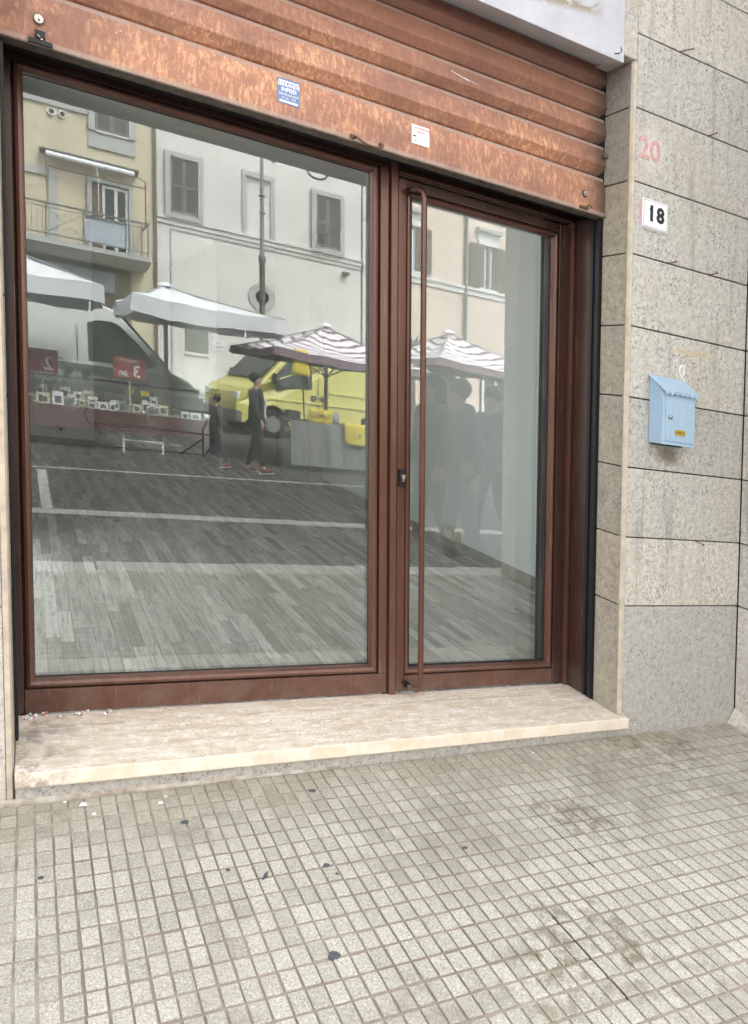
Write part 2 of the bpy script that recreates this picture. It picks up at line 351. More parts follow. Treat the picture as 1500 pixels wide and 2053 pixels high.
# ------------------------------------------------------------------ mesh building
class MB:
    def __init__(s): s.v = []; s.f = []; s.mi = []; s.xf = None; s.att = []
    def frame(s, x=0, y=0, z=0, yaw=0):
        c, n = math.cos(yaw), math.sin(yaw); s.xf = lambda p: (x + c*p[0] - n*p[1], y + n*p[0] + c*p[1], z + p[2]); return s
    def add(s, vs, fs, mi=0, att=None):
        b = len(s.v)
        for p in vs: s.v.append(s.xf(p) if s.xf else tuple(p))
        for f in fs: s.f.append(tuple(b+i for i in f)); s.mi.append(mi); s.att.append(att if att is not None else 0.0)
        return s
    def box(s, x0, x1, y0, y1, z0, z1, mi=0, att=None):
        x0, x1 = sorted((x0, x1)); y0, y1 = sorted((y0, y1)); z0, z1 = sorted((z0, z1))
        return s.add([(x0,y0,z0),(x1,y0,z0),(x1,y1,z0),(x0,y1,z0),(x0,y0,z1),(x1,y0,z1),(x1,y1,z1),(x0,y1,z1)],
              [(0,3,2,1),(4,5,6,7),(0,1,5,4),(1,2,6,5),(2,3,7,6),(3,0,4,7)], mi, att)
    def extx(s, prof, x0, x1, mi=0, cap=True):      # profile of (y,z) swept along x
        n = len(prof); vs = [(x0,y,z) for y, z in prof] + [(x1,y,z) for y, z in prof]
        fs = [(i,(i+1)%n,n+(i+1)%n,n+i) for i in range(n)]
        if cap: fs += [tuple(range(n))[::-1], tuple(range(n,2*n))]
        return s.add(vs, fs, mi)
    def exty(s, prof, y0, y1, mi=0):                # profile of (x,z) swept along y
        n = len(prof); vs = [(x,y0,z) for x, z in prof] + [(x,y1,z) for x, z in prof]
        return s.add(vs, [(i,(i+1)%n,n+(i+1)%n,n+i) for i in range(n)] + [tuple(range(n))[::-1], tuple(range(n,2*n))], mi)
    def extz(s, prof, z0, z1, mi=0):                # profile of (x,y) swept up
        n = len(prof); vs = [(x,y,z0) for x, y in prof] + [(x,y,z1) for x, y in prof]
        return s.add(vs, [(i,(i+1)%n,n+(i+1)%n,n+i) for i in range(n)] + [tuple(range(n))[::-1], tuple(range(n,2*n))], mi)
    def tube(s, path, r, n=8, mi=0, cap=True):
        P = [Vector(p) for p in path]; rs = r if isinstance(r, (list, tuple)) else [r]*len(P); vs = []; up = None
        for i, p in enumerate(P):
            d = (P[min(i+1,len(P)-1)] - P[max(i-1,0)]).normalized()
            if up is None: up = Vector((0,0,1)) if abs(d.z) < .9 else Vector((1,0,0))
            a = d.cross(up).normalized(); b = a.cross(d).normalized(); up = b
            for k in range(n):
                t = 2*math.pi*k/n; q = p + a*math.cos(t)*rs[i] + b*math.sin(t)*rs[i]; vs.append(tuple(q))
        fs = [(i*n+k, i*n+(k+1)%n, (i+1)*n+(k+1)%n, (i+1)*n+k) for i in range(len(P)-1) for k in range(n)]
        if cap: fs += [tuple(range(n))[::-1], tuple(range((len(P)-1)*n, len(P)*n))]
        return s.add(vs, fs, mi)
    def cyl(s, a, b, r, n=16, mi=0): return s.tube([a, b], r, n, mi)
    def ball(s, c, rx, ry, rz, n=12, m=8, mi=0):
        vs = []; fs = []
        for i in range(m+1):
            ph = math.pi*i/m
            for k in range(n):
                t = 2*math.pi*k/n; vs.append((c[0]+rx*math.sin(ph)*math.cos(t), c[1]+ry*math.sin(ph)*math.sin(t), c[2]+rz*math.cos(ph)))
        for i in range(m):
            for k in range(n): fs.append((i*n+k, (i+1)*n+k, (i+1)*n+(k+1)%n, i*n+(k+1)%n))
        return s.add(vs, fs, mi)
    def blob(s, cx, y, cz, r, n, plane, th, mi=0, sq=1.0):   # irregular flat patch with thickness
        pts = [(math.cos(2*math.pi*k/n)*r*random.uniform(.8,1.05), math.sin(2*math.pi*k/n)*r*sq*random.uniform(.8,1.05)) for k in range(n)]
        if plane == 'xz': return s.exty([(cx+a, cz+b) for a, b in pts], y-th, y, mi)
        return s.extz([(cx+a, y+b) for a, b in pts], cz, cz+th, mi)
    def text(s, txt, size, o, u, v, mi=0, th=0.0006, bold=0.0, spacing=1.0):
        c = bpy.data.curves.new('t', 'FONT'); c.body = txt; c.size = size; c.extrude = th; c.align_x = 'CENTER'; c.align_y = 'CENTER'; c.offset = bold; c.resolution_u = 2; c.space_character = spacing
        ob = bpy.data.objects.new('t', c); COL.objects.link(ob); dg = bpy.context.evaluated_depsgraph_get(); dg.update()
        me = ob.evaluated_get(dg).to_mesh(); u = Vector(u); v = Vector(v); w = u.cross(v); o = Vector(o)
        vs = [tuple(o + u*p.co.x + v*p.co.y + w*p.co.z) for p in me.vertices]; fs = [tuple(p.vertices) for p in me.polygons]
        s.add(vs, fs, mi); ob.evaluated_get(dg).to_mesh_clear(); bpy.data.objects.remove(ob); bpy.data.curves.remove(c); return s
    def mesh(s, name, mats, org=(0,0,0), slope=True, att=None, fix=True):
        me = bpy.data.meshes.new(name)
        me.from_pydata([((x-org[0]), (y-org[1]), (z + (K*x if slope else 0) - org[2])) for x, y, z in s.v], [], s.f)
        for m in (mats if isinstance(mats, (list, tuple)) else [mats]): me.materials.append(m)
        for i, p in enumerate(me.polygons): p.material_index = s.mi[i]
        if att:
            a = me.attributes.new(att, 'FLOAT', 'FACE')
            for i, val in enumerate(s.att): a.data[i].value = val
        me.update()
        if fix:
            bm = bmesh.new(); bm.from_mesh(me); bmesh.ops.recalc_face_normals(bm, faces=bm.faces); bm.to_mesh(me); bm.free()
        return me
    def build(s, name, mats, parent=None, bevel=0, smooth=False, slope=True, att=None, org=None):
        root = parent
        while root is not None and root.parent is not None: root = root.parent
        if org is None: org = tuple(root.location) if root is not None else (0,0,0)
        me = s.mesh(name, mats, org, slope, att)
        if bevel:
            bm = bmesh.new(); bm.from_mesh(me)
            ed = [e for e in bm.edges if len(e.link_faces) == 2 and e.calc_face_angle(0) > .6]
            bmesh.ops.bevel(bm, geom=ed, offset=bevel, segments=2, affect='EDGES', clamp_overlap=True, profile=.6); bm.to_mesh(me); bm.free()
        if smooth:
            for p in me.polygons: p.use_smooth = True
        o = bpy.data.objects.new(name, me); COL.objects.link(o)
        if root is not None: o.parent = parent
        else: o.location = org
        return o
def tag(o, label=None, cat=None, group=None, kind=None):
    for k, v in (('label', label), ('category', cat), ('group', group), ('kind', kind)):
        if v: o[k] = v
    return o
def thing(name, label, cat, x, y, z, group=None, yaw=0, kind=None):
    o = bpy.data.objects.new(name, None); COL.objects.link(o); o.empty_display_size = .1
    o.location = (x, y, wz(x, z)); o.rotation_euler = (0, 0, yaw); tag(o, label, cat, group, kind); return o
def single(mb, name, mats, label=None, cat=None, group=None, kind=None, **kw):   # a thing that is one mesh, origin at its base
    xs = [p[0] for p in mb.v]; ys = [p[1] for p in mb.v]; zs = [p[2] + K*p[0] for p in mb.v]
    return tag(mb.build(name, mats, None, org=((min(xs)+max(xs))/2, (min(ys)+max(ys))/2, min(zs)), **kw), label, cat, group, kind)

# ================================================================== THE SHOPFRONT WALL
J = [2.676 - .3*i for i in range(8)]     # course joints, top to bottom: 2.676 ... 0.576
XP, XS, XL = 2.80, 3.52, 0.482           # right pier, its far corner, left pier
REV = .165
def pier(name, label, x0, x1, parts):
    root = thing(name, label, 'wall', (x0+x1)/2, .2, 0)
    for (nm, lab, args, mat) in parts:
        o = MB().box(*args).build(nm, mat, root, bevel=.004)
        if lab: o['label'] = lab
    return root
gj = .0027
def courses(top=5.2):
    zs = [top] + [z for z in (4.476,4.176,3.876,3.576,3.276,2.976) if z < top] + J
    out = []
    for i in range(len(zs)-1): out.append((zs[i+1]+gj, zs[i]-gj))
    return out
right = thing('stone_pier', 'speckled grey stone slab pier right of the shop door, with the blue mailbox on it', 'wall', 3.16, .2, 0)
MB().box(XP+.012, XS+.8, .016, .6, -.3, 5.2).build('joint_backing', M_DARKGAP, right)
for z0, z1 in courses(): 
    lo = XP+.0195
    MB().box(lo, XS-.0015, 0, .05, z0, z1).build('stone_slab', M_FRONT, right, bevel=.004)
MB().box(XP+.0195, XS-.0015, 0, .05, -.3, J[7]-gj).build('base_slab', M_BASE, right, bevel=.004)
rz = [2.86] + J
for i in range(8):
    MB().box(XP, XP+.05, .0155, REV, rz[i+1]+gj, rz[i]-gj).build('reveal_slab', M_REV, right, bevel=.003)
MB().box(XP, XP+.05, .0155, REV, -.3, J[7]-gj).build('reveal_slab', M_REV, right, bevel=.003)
MB().extz([(XP+.0012,.014),(XP+.006,.002),(XP+.0175,.0012),(XP+.0175,.03),(XP+.006,.03)], .0, 2.86).build('corner_mortar_strip', M_CORNER, right)

left = thing('stone_pier', 'stone pier left of the shop window, only a sliver in view', 'wall', .1, .2, 0)
MB().box(-1.2, XL-.012, .016, .6, -.3, 5.2).build('joint_backing', M_DARKGAP, left)
for z0, z1 in courses():
    MB().box(-1.2, XL-.022, 0, .05, z0, z1).build('stone_slab', M_FRONT, left, bevel=.004)
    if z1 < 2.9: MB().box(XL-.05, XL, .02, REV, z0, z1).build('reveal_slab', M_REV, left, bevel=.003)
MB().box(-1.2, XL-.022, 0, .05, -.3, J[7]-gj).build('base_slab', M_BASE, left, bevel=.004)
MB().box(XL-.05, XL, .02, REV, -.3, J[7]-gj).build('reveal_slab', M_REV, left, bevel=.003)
MB().extz([(XL-.001,.019),(XL-.006,.002),(XL-.02,.001),(XL-.03,.03),(XL-.02,.04)], .0, 2.80).build('corner_mortar_strip', M_CORNER, left)

side = thing('projecting_pier', 'stone pier projecting towards the street at the right edge, seen again in the door glass', 'wall', 3.9, -.55, 0)
MB().box(XS+.016, 4.3, -1.13, .3, -.3, 5.2).build('joint_backing', M_DARKGAP, side)
for z0, z1 in courses():
    MB().box(XS, XS+.05, -.80, -.003, z0, z1).build('stone_slab', M_FRONT, side, bevel=.004)
    MB().box(XS, XS+.05, -1.15, -.808, z0, z1).build('stone_slab', M_FRONT, side, bevel=.004)
    MB().box(XS+.055, 4.3, -1.15, -1.12, z0, z1).build('stone_slab', M_FRONT, side, bevel=.004)
MB().box(XS, XS+.05, -1.15, -.003, -.3, J[7]-gj).build('base_slab', M_BASE, side, bevel=.004)
MB().box(XS+.055, 4.3, -1.15, -1.12, -.3, J[7]-gj).build('base_slab', M_BASE, side, bevel=.004)
MB().add([(XS-.05,-.004,.013),(XS-.002,-.004,.085),(XS-.002,-.004,.0),(XS-.07,-.10,.014),(XS-.002,-.16,.06),(XS-.002,-.16,.0)], [(0,1,2),(0,3,4,1),(3,5,4),(0,2,5,3),(1,4,5,2)]).build('cement_fillet', M_ROUGHCAST, side)

up = thing('lintel', 'white plastered lintel with flaking paint above the roller shutter', 'wall', 1.4, .2, 2.82)
MB().extx([(-.012,2.822),(-.012,5.0),(.6,5.0),(.6,2.9),(.175,2.878)], -1.2, 2.735).build('plaster_face', M_PLASTER, up, bevel=.004)
MB().box(2.737, XP+.018, -.002, .3, 2.862, 5.2).build('mortar_patch', M_ROUGHCAST, up, bevel=.006)
h = MB().tube([(2.685,-.012,2.845),(2.69,-.03,2.84),(2.70,-.036,2.852),(2.695,-.034,2.865)], .0022, 6)
h.build('wire_hook', M_INK, up)
bld = thing('building', 'upper wall of the stone shop building above the lintel', 'building', 3, 1, 5)
MB().box(-9, 14, .02, .6, 5.2, 8.2).build('upper_wall', M_FRONT, bld)
MB().box(-9, -1.2, .0, .6, -.3, 5.2).build('side_wall', M_FRONT, bld)
MB().box(4.3, 14, .0, .6, -.3, 5.2).build('side_wall', M_FRONT, bld)
MB().box(.19, 14, .6, 12.6, 3.3, 8.2).build('upper_floors', M_FRONT, bld)
MB().box(-9.2, 14.2, -.5, .7, 8.2, 8.45).build('roof_eave', M_ROUGHCAST, bld)

# ================================================================== ROLLER SHUTTER
XA, XB = .465, 2.795
sh = thing('roller_shutter', 'rust-brown half-raised roller shutter with faded orange patches over the shop window', 'shutter', 1.63, .17, 2.24)
tops = [2.888,2.785,2.665,2.55,2.415]
for i in range(4):
    t, b = tops[i], tops[i+1]; hgt = t-b
    pr = [(.186,t-.0015),(.174,t-.003),(.1675,t-.006),(.1605,t-.020),(.1515,t-hgt*.60),(.1500,t-hgt*.66),(.1512,t-hgt*.69),(.1755,t-hgt*.945),(.186,b+.001),(.192,b+.001),(.192,t-.0015)]
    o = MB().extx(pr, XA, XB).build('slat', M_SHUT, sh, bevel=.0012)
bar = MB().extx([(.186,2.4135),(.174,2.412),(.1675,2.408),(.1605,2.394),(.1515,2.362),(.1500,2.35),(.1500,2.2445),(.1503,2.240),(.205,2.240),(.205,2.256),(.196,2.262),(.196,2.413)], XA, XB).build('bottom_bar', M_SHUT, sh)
MB().extx([(.146,2.2435),(.146,2.2385),(.207,2.2385),(.207,2.2435)], XA, XB).build('bottom_angle', M_SHUTLIP, bar)
stamp = MB()
stamp.text('SERVICE SERRANDE', .032, (1.63,.1500,2.328), (1,0,0), (0,0,1), th=.0009, spacing=1.15)
stamp.text('SERR', .022, (1.52,.1500,2.290), (1,0,0), (0,0,1), th=.0009, spacing=1.25)
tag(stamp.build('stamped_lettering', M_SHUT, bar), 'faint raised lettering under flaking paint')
for x, z, r, m in ((.590,2.318,.0165,M_STEEL),(2.683,2.316,.0145,M_STEEL)):
    lk = MB().cyl((x,.149,z),(x,.143,z), r, 22).build('lock_cylinder', M_SHUTLIP, bar, smooth=False)
    MB().cyl((x,.1435,z),(x,.1405,z), r*.78, 20).build('lock_face', m, lk)
    MB().box(x-.0022,x+.0022,.1385,.1410,z-.007,z-.001).build('keyhole', M_INK, lk)
lt = MB().box(.578,.606,.138,.150,2.262,2.284).box(.560,.626,.140,.150,2.243,2.258).build('latch', M_BLACK, bar, bevel=.002)
MB().cyl((.585,.137,2.268),(.592,.136,2.262),.0025,8).box(.594,.600,.1365,.1385,2.2565,2.2605).build('latch_pin', M_STEEL, lt)
MB().box(2.655,2.70,.141,.149,2.252,2.262).tube([(2.69,.143,2.262),(2.70,.139,2.272),(2.715,.137,2.262)], .003, 6).build('bent_latch', M_RUST, bar)
hd = MB().tube([(1.612,.150,2.258),(1.618,.128,2.252),(1.632,.110,2.236),(1.655,.104,2.227),(1.690,.104,2.227),(1.708,.108,2.236),(1.716,.126,2.252),(1.720,.150,2.256)], .0045, 8).build('pull_handle', M_RUST, bar, smooth=True)
for xa, xb in ((1.600,1.620),(1.714,1.732)): MB().box(xa,xb,.143,.151,2.250,2.264).build('handle_lug', M_SHUTLIP, bar, bevel=.001)
sk = MB().box(1.330,1.408,.1478,.1488,2.298,2.383).build('sticker', M_BLUEINK, bar); sk['label'] = 'blue sticker with white print'
st = MB()
st.box(1.333,1.405,.1473,.1478,2.371,2.376).text('SERRANDE', .0165, (1.369,.1474,2.362), (1,0,0), (0,0,1), bold=.0004).text('INFISSI', .019, (1.369,.1474,2.345), (1,0,0), (0,0,1), bold=.0004)
st.text('RIPARAZIONI', .0115, (1.369,.1474,2.329), (1,0,0), (0,0,1)).text('H 24 - 7/7', .0125, (1.369,.1474,2.317), (1,0,0), (0,0,1)).box(1.336,1.402,.1473,.1478,2.302,2.309)
st.build('sticker_print', M_PAPER, sk)
sk2 = MB().box(1.850,1.925,.1478,.1488,2.302,2.372).build('sticker', M_PAPER, bar); sk2['label'] = 'white sticker with small red and black print'
MB().text('AUTOMAZIONI', .0095, (1.893,.1474,2.361), (1,0,0), (0,0,1)).text('- assistenza -', .0085, (1.889,.1474,2.349), (1,0,0), (0,0,1)).build('red_print', M_REDINK, sk2)
MB().box(1.856,1.868,.1473,.1478,2.328,2.333).text('tel.', .007, (1.866,.1474,2.314), (1,0,0), (0,0,1)).box(1.885,1.915,.1474,.1478,2.3285,2.3295).box(1.885,1.918,.1474,.1478,2.318,2.319).build('black_print', M_INK, sk2)
MB().tube([(2.02,.153,2.621),(2.10,.1515,2.606)], .0018, 5).tube([(2.08,.1515,2.612),(2.14,.1515,2.604)], .001, 5).build('white_scratch', M_PAPER, sh)
MB().box(2.775,2.801,.140,.156,2.492,2.502).build('end_bolt', M_SHUTLIP, sh, bevel=.002)
hs_ = thing('shutter_housing', 'dark housing and guide rails behind the raised shutter', 'shutter box', 1.6, .3, 2.25)
MB().box(.44, 2.84, .215, .355, 2.275, 2.95).build('housing_box', M_VOID, hs_)
for x0, x1 in ((XL+.0015, XL+.010), (2.784, 2.7985)):
    MB().box(x0, x1, .168, .186, .098, 2.87).box(x0, x1, .206, .224, .098, 2.87).box(x0 if x0<1 else x1-.006, x0+.006 if x0<1 else x1, .186, .206, .098, 2.87).build('guide_rail', M_BLACK, hs_)

# ================================================================== WINDOW AND DOOR
FY = .352   # front of the frames
win = thing('shop_window', 'large fixed shop window in a brown metal frame reflecting the market street', 'window', 1.18, .38, .09)
def bead(mb, x0, x1, z0, z1, w=.026, y=.352, d=.040):
    # rounded glazing bead running round the pane (mitred)
    prof = [(0, d), (0, .012), (w*.18, .003), (w*.5, 0), (w*.82, .004), (w, .016), (w, d)]   # (inset from outer edge, depth)
    ring = []
    for ins, dy in prof:
        ring.append([(x0+ins, y+dy, z0+ins), (x1-ins, y+dy, z0+ins), (x1-ins, y+dy, z1-ins), (x0+ins, y+dy, z1-ins)])
    vs = [p for r in ring for p in r]; fs = []
    for i in range(len(prof)-1):
        for k in range(4): fs.append((i*4+k, i*4+(k+1)%4, (i+1)*4+(k+1)%4, (i+1)*4+k))
    mb.add(vs, fs); return mb
def pane(x0, x1, z0, z1, parent):
    mb = MB().box(x0, x1, .395, .401, z0, z1); mb.mi = [1]*6; mb.mi[2] = 0
    org = tuple(parent.location); me = mb.mesh('pane', [M_GLASS, M_CLEAR], org, fix=False)
    o = bpy.data.objects.new('pane', me); COL.objects.link(o); o.parent = parent; return o
# window: frame member boxes, mitred bead, pane
MB().box(XL+.001, .507, FY+.006, .415, .092, 2.36).box(XL-.05, XL+.03, .4155, .43, .05, 2.5).build('left_jamb', M_FRAME_SHADE, win, bevel=.002)
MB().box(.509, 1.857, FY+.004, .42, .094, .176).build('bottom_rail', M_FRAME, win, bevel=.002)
MB().box(.509, 1.857, FY+.006, .42, 2.252, 2.36).build('top_rail', M_FRAME_SHADE, win, bevel=.002)
MB().box(1.8205, 1.857, FY+.003, .42, .178, 2.25).build('right_stile', M_FRAME, win, bevel=.002)
bead(MB(), .5125, 1.8145, .180, 2.250, .029).build('glazing_bead', M_FRAME, win)
pane(.530, 1.796, .2, 2.235, win)
MB().box(.5395,.543,.386,.394,.207,2.223).box(1.7845,1.788,.386,.394,.207,2.223).box(.5435,1.784,.386,.394,.207,.2105).box(.5435,1.784,.386,.394,2.2195,2.223).build('rubber_gasket', M_INK, win)
MB().box(1.862, 1.892, FY-.012, .42, .062, 2.36).build('cover_strip', M_FRAME, win, bevel=.003)
MB().box(1.857, 1.862, FY+.02, .42, .094, 2.36).build('mullion_groove', M_INK, win)

door = thing('shop_door', 'glazed shop door in brown metal with a full-height pull handle', 'door', 2.33, .38, .09)
MB().box(1.899, 1.9355, FY, .41, .098, 2.225).build('lock_stile', M_FRAME, door, bevel=.003)
MB().box(2.717, 2.768, FY, .41, .098, 2.225).build('hinge_stile', M_FRAME_SHADE, door, bevel=.003)
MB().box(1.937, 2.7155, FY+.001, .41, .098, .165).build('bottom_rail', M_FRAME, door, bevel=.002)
MB().box(1.937, 2.7155, FY+.001, .41, 2.186, 2.225).build('top_rail', M_FRAME_SHADE, door, bevel=.002)
bead(MB(), 1.9385, 2.714, .168, 2.184, .024).build('glazing_bead', M_FRAME, door)
pane(1.95, 2.70, .185, 2.17, door)
MB().box(1.963,1.975,.380,.394,.19,2.163).box(2.685,2.6895,.386,.394,.193,2.159).box(1.976,2.684,.386,.394,.1925,.197).build('rubber_gasket', M_INK, door)
hx = 1.972
hp = MB().tube([(hx-.035,.350,.135),(hx-.03,.31,.133),(hx-.012,.283,.133),(hx-.003,.272,.145),(hx,.270,.17),(hx,.270,2.14),(hx-.003,.272,2.165),(hx-.012,.283,2.178),(hx-.03,.31,2.178),(hx-.035,.350,2.176)], .0122, 12).build('pull_handle', M_FRAME, door, smooth=True)
MB().cyl((hx-.034,.332,.134),(hx-.026,.305,.133),.0135,14).cyl((hx-.034,.332,2.177),(hx-.026,.305,2.178),.0135,14).build('handle_ferrule', M_BLACK, hp, smooth=True)
MB().cyl((hx-.0265,.3065,.133),(hx-.0255,.3035,.133),.0142,14).build('handle_ring', M_STEEL, hp)
lk = MB().box(1.903,1.932,.338,.352,.968,1.040).build('lock_escutcheon', M_BLACK, door, bevel=.005)
MB().cyl((1.9185,.340,1.012),(1.9185,.330,1.012),.0095,16).box(1.9145,1.9225,.331,.340,.990,1.010).build('lock_cylinder', M_STEEL, lk)
fr = thing('door_frame', 'brown metal door frame and deep right jamb lining', 'door frame', 2.8, .3, .09)
MB().box(1.895, 2.8, FY-.006, .42, 2.232, 2.36).build('head_rail', M_FRAME_SHADE, fr, bevel=.003)
MB().box(1.895, 2.786, FY-.022, FY-.008, 2.238, 2.2465).build('head_lip', M_FRAME, fr, bevel=.002)
MB().box(2.773, 2.789, FY-.020, .42, .075, 2.24).build('cover_strip', M_FRAME, fr, bevel=.002)
MB().box(2.7885, 2.7998, .335, .352, .098, 2.24).box(2.789, 2.7998, .300, .312, .098, 2.24).build('jamb_rib', M_FRAME_SHADE, fr, bevel=.001)
MB().box(2.793, 2.80, .232, .334, .098, 2.25).build('jamb_lining', M_FRAME_SHADE, fr, bevel=.001)
MB().box(XL, XL+.006, .226, .357, .098, 2.25).build('jamb_lining', M_FRAME_SHADE, fr, bevel=.001)
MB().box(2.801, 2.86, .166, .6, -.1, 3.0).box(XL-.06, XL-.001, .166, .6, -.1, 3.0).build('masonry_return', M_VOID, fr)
for z in (.75, 1.55): MB().cyl((1.8975,FY-.004,z),(1.8975,FY-.004,z+.02),.003,6).cyl((1.8965,FY-.010,z+.12),(1.8965,FY-.010,z+.135),.0025,6).build('paint_nib', M_FRAME, fr)

sill = thing('door_sill', 'cream travertine sill slab with a long vein and a cracked left corner', 'sill', 1.6, .1, .05)
MB().add([(XL+.001,-.032,.051),(2.828,-.032,.051),(2.828,-.002,.051),(2.799,-.002,.051),(2.799,.356,.051),(XL+.001,.356,.051),
          (XL+.001,-.032,.097),(2.828,-.032,.097),(2.828,-.002,.097),(2.799,-.002,.097),(2.799,.356,.090),(XL+.001,.356,.091)],
   [(0,1,2,3,4,5)[::-1],(6,7,8,9,10,11),(0,1,7,6),(1,2,8,7),(2,3,9,8),(3,4,10,9),(4,5,11,10),(5,0,6,11)]).build('travertine_slab', M_TRAV, sill, bevel=.004)
MB().box(XL+.002, XP+.02, -.004, .3, -.05, .050).build('base_strip', M_BASE, sill)
# litter against the frame, left end of the sill
for i in range(34):
    x = .50 + random.random()**1.8*.28; y = .33 + random.uniform(-.02,.018); s_ = random.uniform(.003,.009)
    mb = MB(); z = .0945; a = random.uniform(0,6)
    pts = [(x+math.cos(a+t)*s_*random.uniform(.6,1.2), y+math.sin(a+t)*s_*random.uniform(.6,1.2)) for t in (0,1.7,3.3,4.9)]
    mb.add([(p[0],p[1],z+random.uniform(0,.008)) for p in pts] + [(x,y,z+.010)], [(0,1,4),(1,2,4),(2,3,4),(3,0,4),(0,3,2,1)])
    single(mb, 'paper_scrap', random.choice([M_PAPER,M_PAPER,M_PAPER,M_WHITEPAINT,M_REDINK,M_STENCIL]), 'tiny torn paper scrap lying on the sill against the window frame, left end', 'litter', 'paper scraps on the sill')

# ================================================================== PAVEMENT
def gz(x): return -.009 + .009*(x-.48)
PX, PY = .0445, .0625
pav = thing('pavement', None, None, 2, -.8, 0, kind='structure')
MB().add([(-3,.02,gz(-3)-.0045),(9,.02,gz(9)-.0045),(9,-1.66,gz(9)-.0045),(-3,-1.66,gz(-3)-.0045),(-3,.02,-.3),(9,.02,-.3),(9,-1.66,-.3),(-3,-1.66,-.3)],
   [(0,1,2,3),(4,7,6,5),(0,4,5,1),(1,5,6,2),(2,6,7,3),(3,7,4,0)]).build('grooved_bed', M_GROUT, pav)
x0g = .4888; sl = K + .009
def sqv(cx, cy, g=.0029, gy=.0040):
    hx_, hy = PX/2-g, PY/2-gy; t = .0042; e = .0016
    v = []
    for dz, k in ((-.0045, 0), (-e*.6, 0), (0, e)):
        for sx, sy in ((-1,-1),(1,-1),(1,1),(-1,1)):
            X = cx + sx*(hx_-k); v.append((X, cy + sy*(hy-k), dz + gz(X)))
    return v
sqf = [(0,1,5,4),(1,2,6,5),(2,3,7,6),(3,0,4,7),(4,5,9,8),(5,6,10,9),(6,7,11,10),(7,4,8,11),(8,9,10,11)]
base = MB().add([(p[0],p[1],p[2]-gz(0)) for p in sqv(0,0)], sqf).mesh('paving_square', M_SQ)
cells = []
for i in range(-70, 190):
    for j in range(0, 26):
        cx = x0g + (i+.5)*PX; cy = -.055 - (j+.5)*PY + .0 
        if cx > 8.8 or (cx > XS-.02 and cy > -1.16 and cx < 4.32): continue
        if cy > -.0: continue
        vx, vy = cx-.543, cy+2.361
        ang = math.degrees(math.atan2(vx, vy)); dist = math.hypot(vx, vy)
        vis = -3 < ang < 56 and cy > -.86 - .45*max(0, (cx-.5))/3.2*1.0 - .0
        cells.append((0 if vis else 1, dist, cx, cy))
cells.sort(); stuff = MB()
for n, (v_, d_, cx, cy) in enumerate(cells):
    jx, jy = random.uniform(-.0009,.0009), random.uniform(-.0012,.0012); jz = random.uniform(-.0008,.0008)
    if n < 300 and v_ == 0:
        o = bpy.data.objects.new('paving_square', base); COL.objects.link(o); o.parent = pav
        o.location = Vector((cx+jx, cy+jy, wz(cx, gz(cx))+jz)) - Vector(pav.location); o.scale = (random.uniform(.955,1.02), random.uniform(.955,1.02), 1); o.rotation_euler = (0, 0, random.uniform(-.012,.012))
    else: stuff.add([(a+jx,b+jy,c+jz) for a,b,c in sqv(cx,cy)], sqf)
MB().box(2.0447,2.0463,-.70,-.38,gz(2)-.006,gz(2)-.0006).box(1.7772,1.7790,-1.12,-.84,gz(1.8)-.006,gz(1.8)-.0006).build('open_joint', M_DARKGAP, pav)
# the cut row of squares along the wall
for i in range(-30, 80):
    cx = x0g + (i+.5)*PX
    if cx > XS-.03: continue
    hx_ = PX/2-.0026; v = []
    for dz, k in ((-.0045,0),(-.001,0),(0,.0016)):
        for sx, y in ((-1,-.0525+k),(1,-.0525+k),(1,-.012-k),(-1,-.012-k)): v.append((cx+sx*(hx_-k), y, dz+gz(cx)))
    stuff.add(v, sqf)
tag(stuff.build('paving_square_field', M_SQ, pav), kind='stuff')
MB().extx([(-.010,.0),(-.003,.007),(-.003,-.03),(-.010,-.03)], -.2, 1.5).build('mortar_line', M_GROUT, pav)
for x, y, r, l in ((.93,-.20,.013,'ring-shaped dark gum mark on the pavement left of centre'),(1.355,-.125,.014,'grey gum mark close under the sill'),
      (1.265,-.49,.011,'dark gum spot in the middle of the pavement'),(1.70,-.52,.010,'oval dark gum spot right of the middle'),(1.165,-.80,.017,'largest dark gum stain near the lower edge'),
      (.545,-.35,.009,'bluish gum stain in a groove at the left'),(1.0,-.44,.007,'pair-like dark speck on the left pavement'),(1.28,-.53,.006,'small black speck beside the middle gum spot')):
    single(MB().blob(x, y, gz(x)+.0002, r, 22, 'xy', .0006, sq=.8), 'gum_stain', M_GUM, l, 'stain')
single(MB().add([(1.075,-.505,gz(1)+.001),(1.088,-.482,gz(1)+.004),(1.107,-.470,gz(1)+.001),(1.095,-.492,gz(1)+.001),(1.09,-.488,gz(1))], [(0,1,3),(1,2,3),(0,4,1),(1,4,2),(0,3,4),(3,2,4)]), 'leaf', M_GUM, 'small dark dried leaf on the pavement', 'leaf')
for x, y, s_, lb in ((.665,-.045,.014,'largest white paper scrap close under the left of the sill'),(.690,-.10,.008,'white paper scrap just below the largest one'),(.88,-.085,.010,'larger of two white scraps above the ring-shaped gum mark'),(.90,-.055,.006,'smaller of two white scraps above the ring-shaped gum mark'),(.615,-.02,.007,'tiny white scrap touching the base strip at the left'),(2.3,-.06,.007,'lone tiny white scrap under the right half of the sill')):
    single(MB().add([(x-s_,y-s_*.5,gz(x)),(x+s_*.7,y-s_*.6,gz(x)),(x+s_*.6,y+s_*.8,gz(x)),(x-s_*.4,y+s_,gz(x)),(x,y,gz(x)+s_*.35)], [(0,1,4),(1,2,4),(2,3,4),(3,0,4),(0,3,2,1)]), 'paper_scrap', M_PAPER, lb, 'litter', 'white scraps on the pavement')
kerb = thing('kerb', None, None, 2, -1.75, 0, kind='structure')
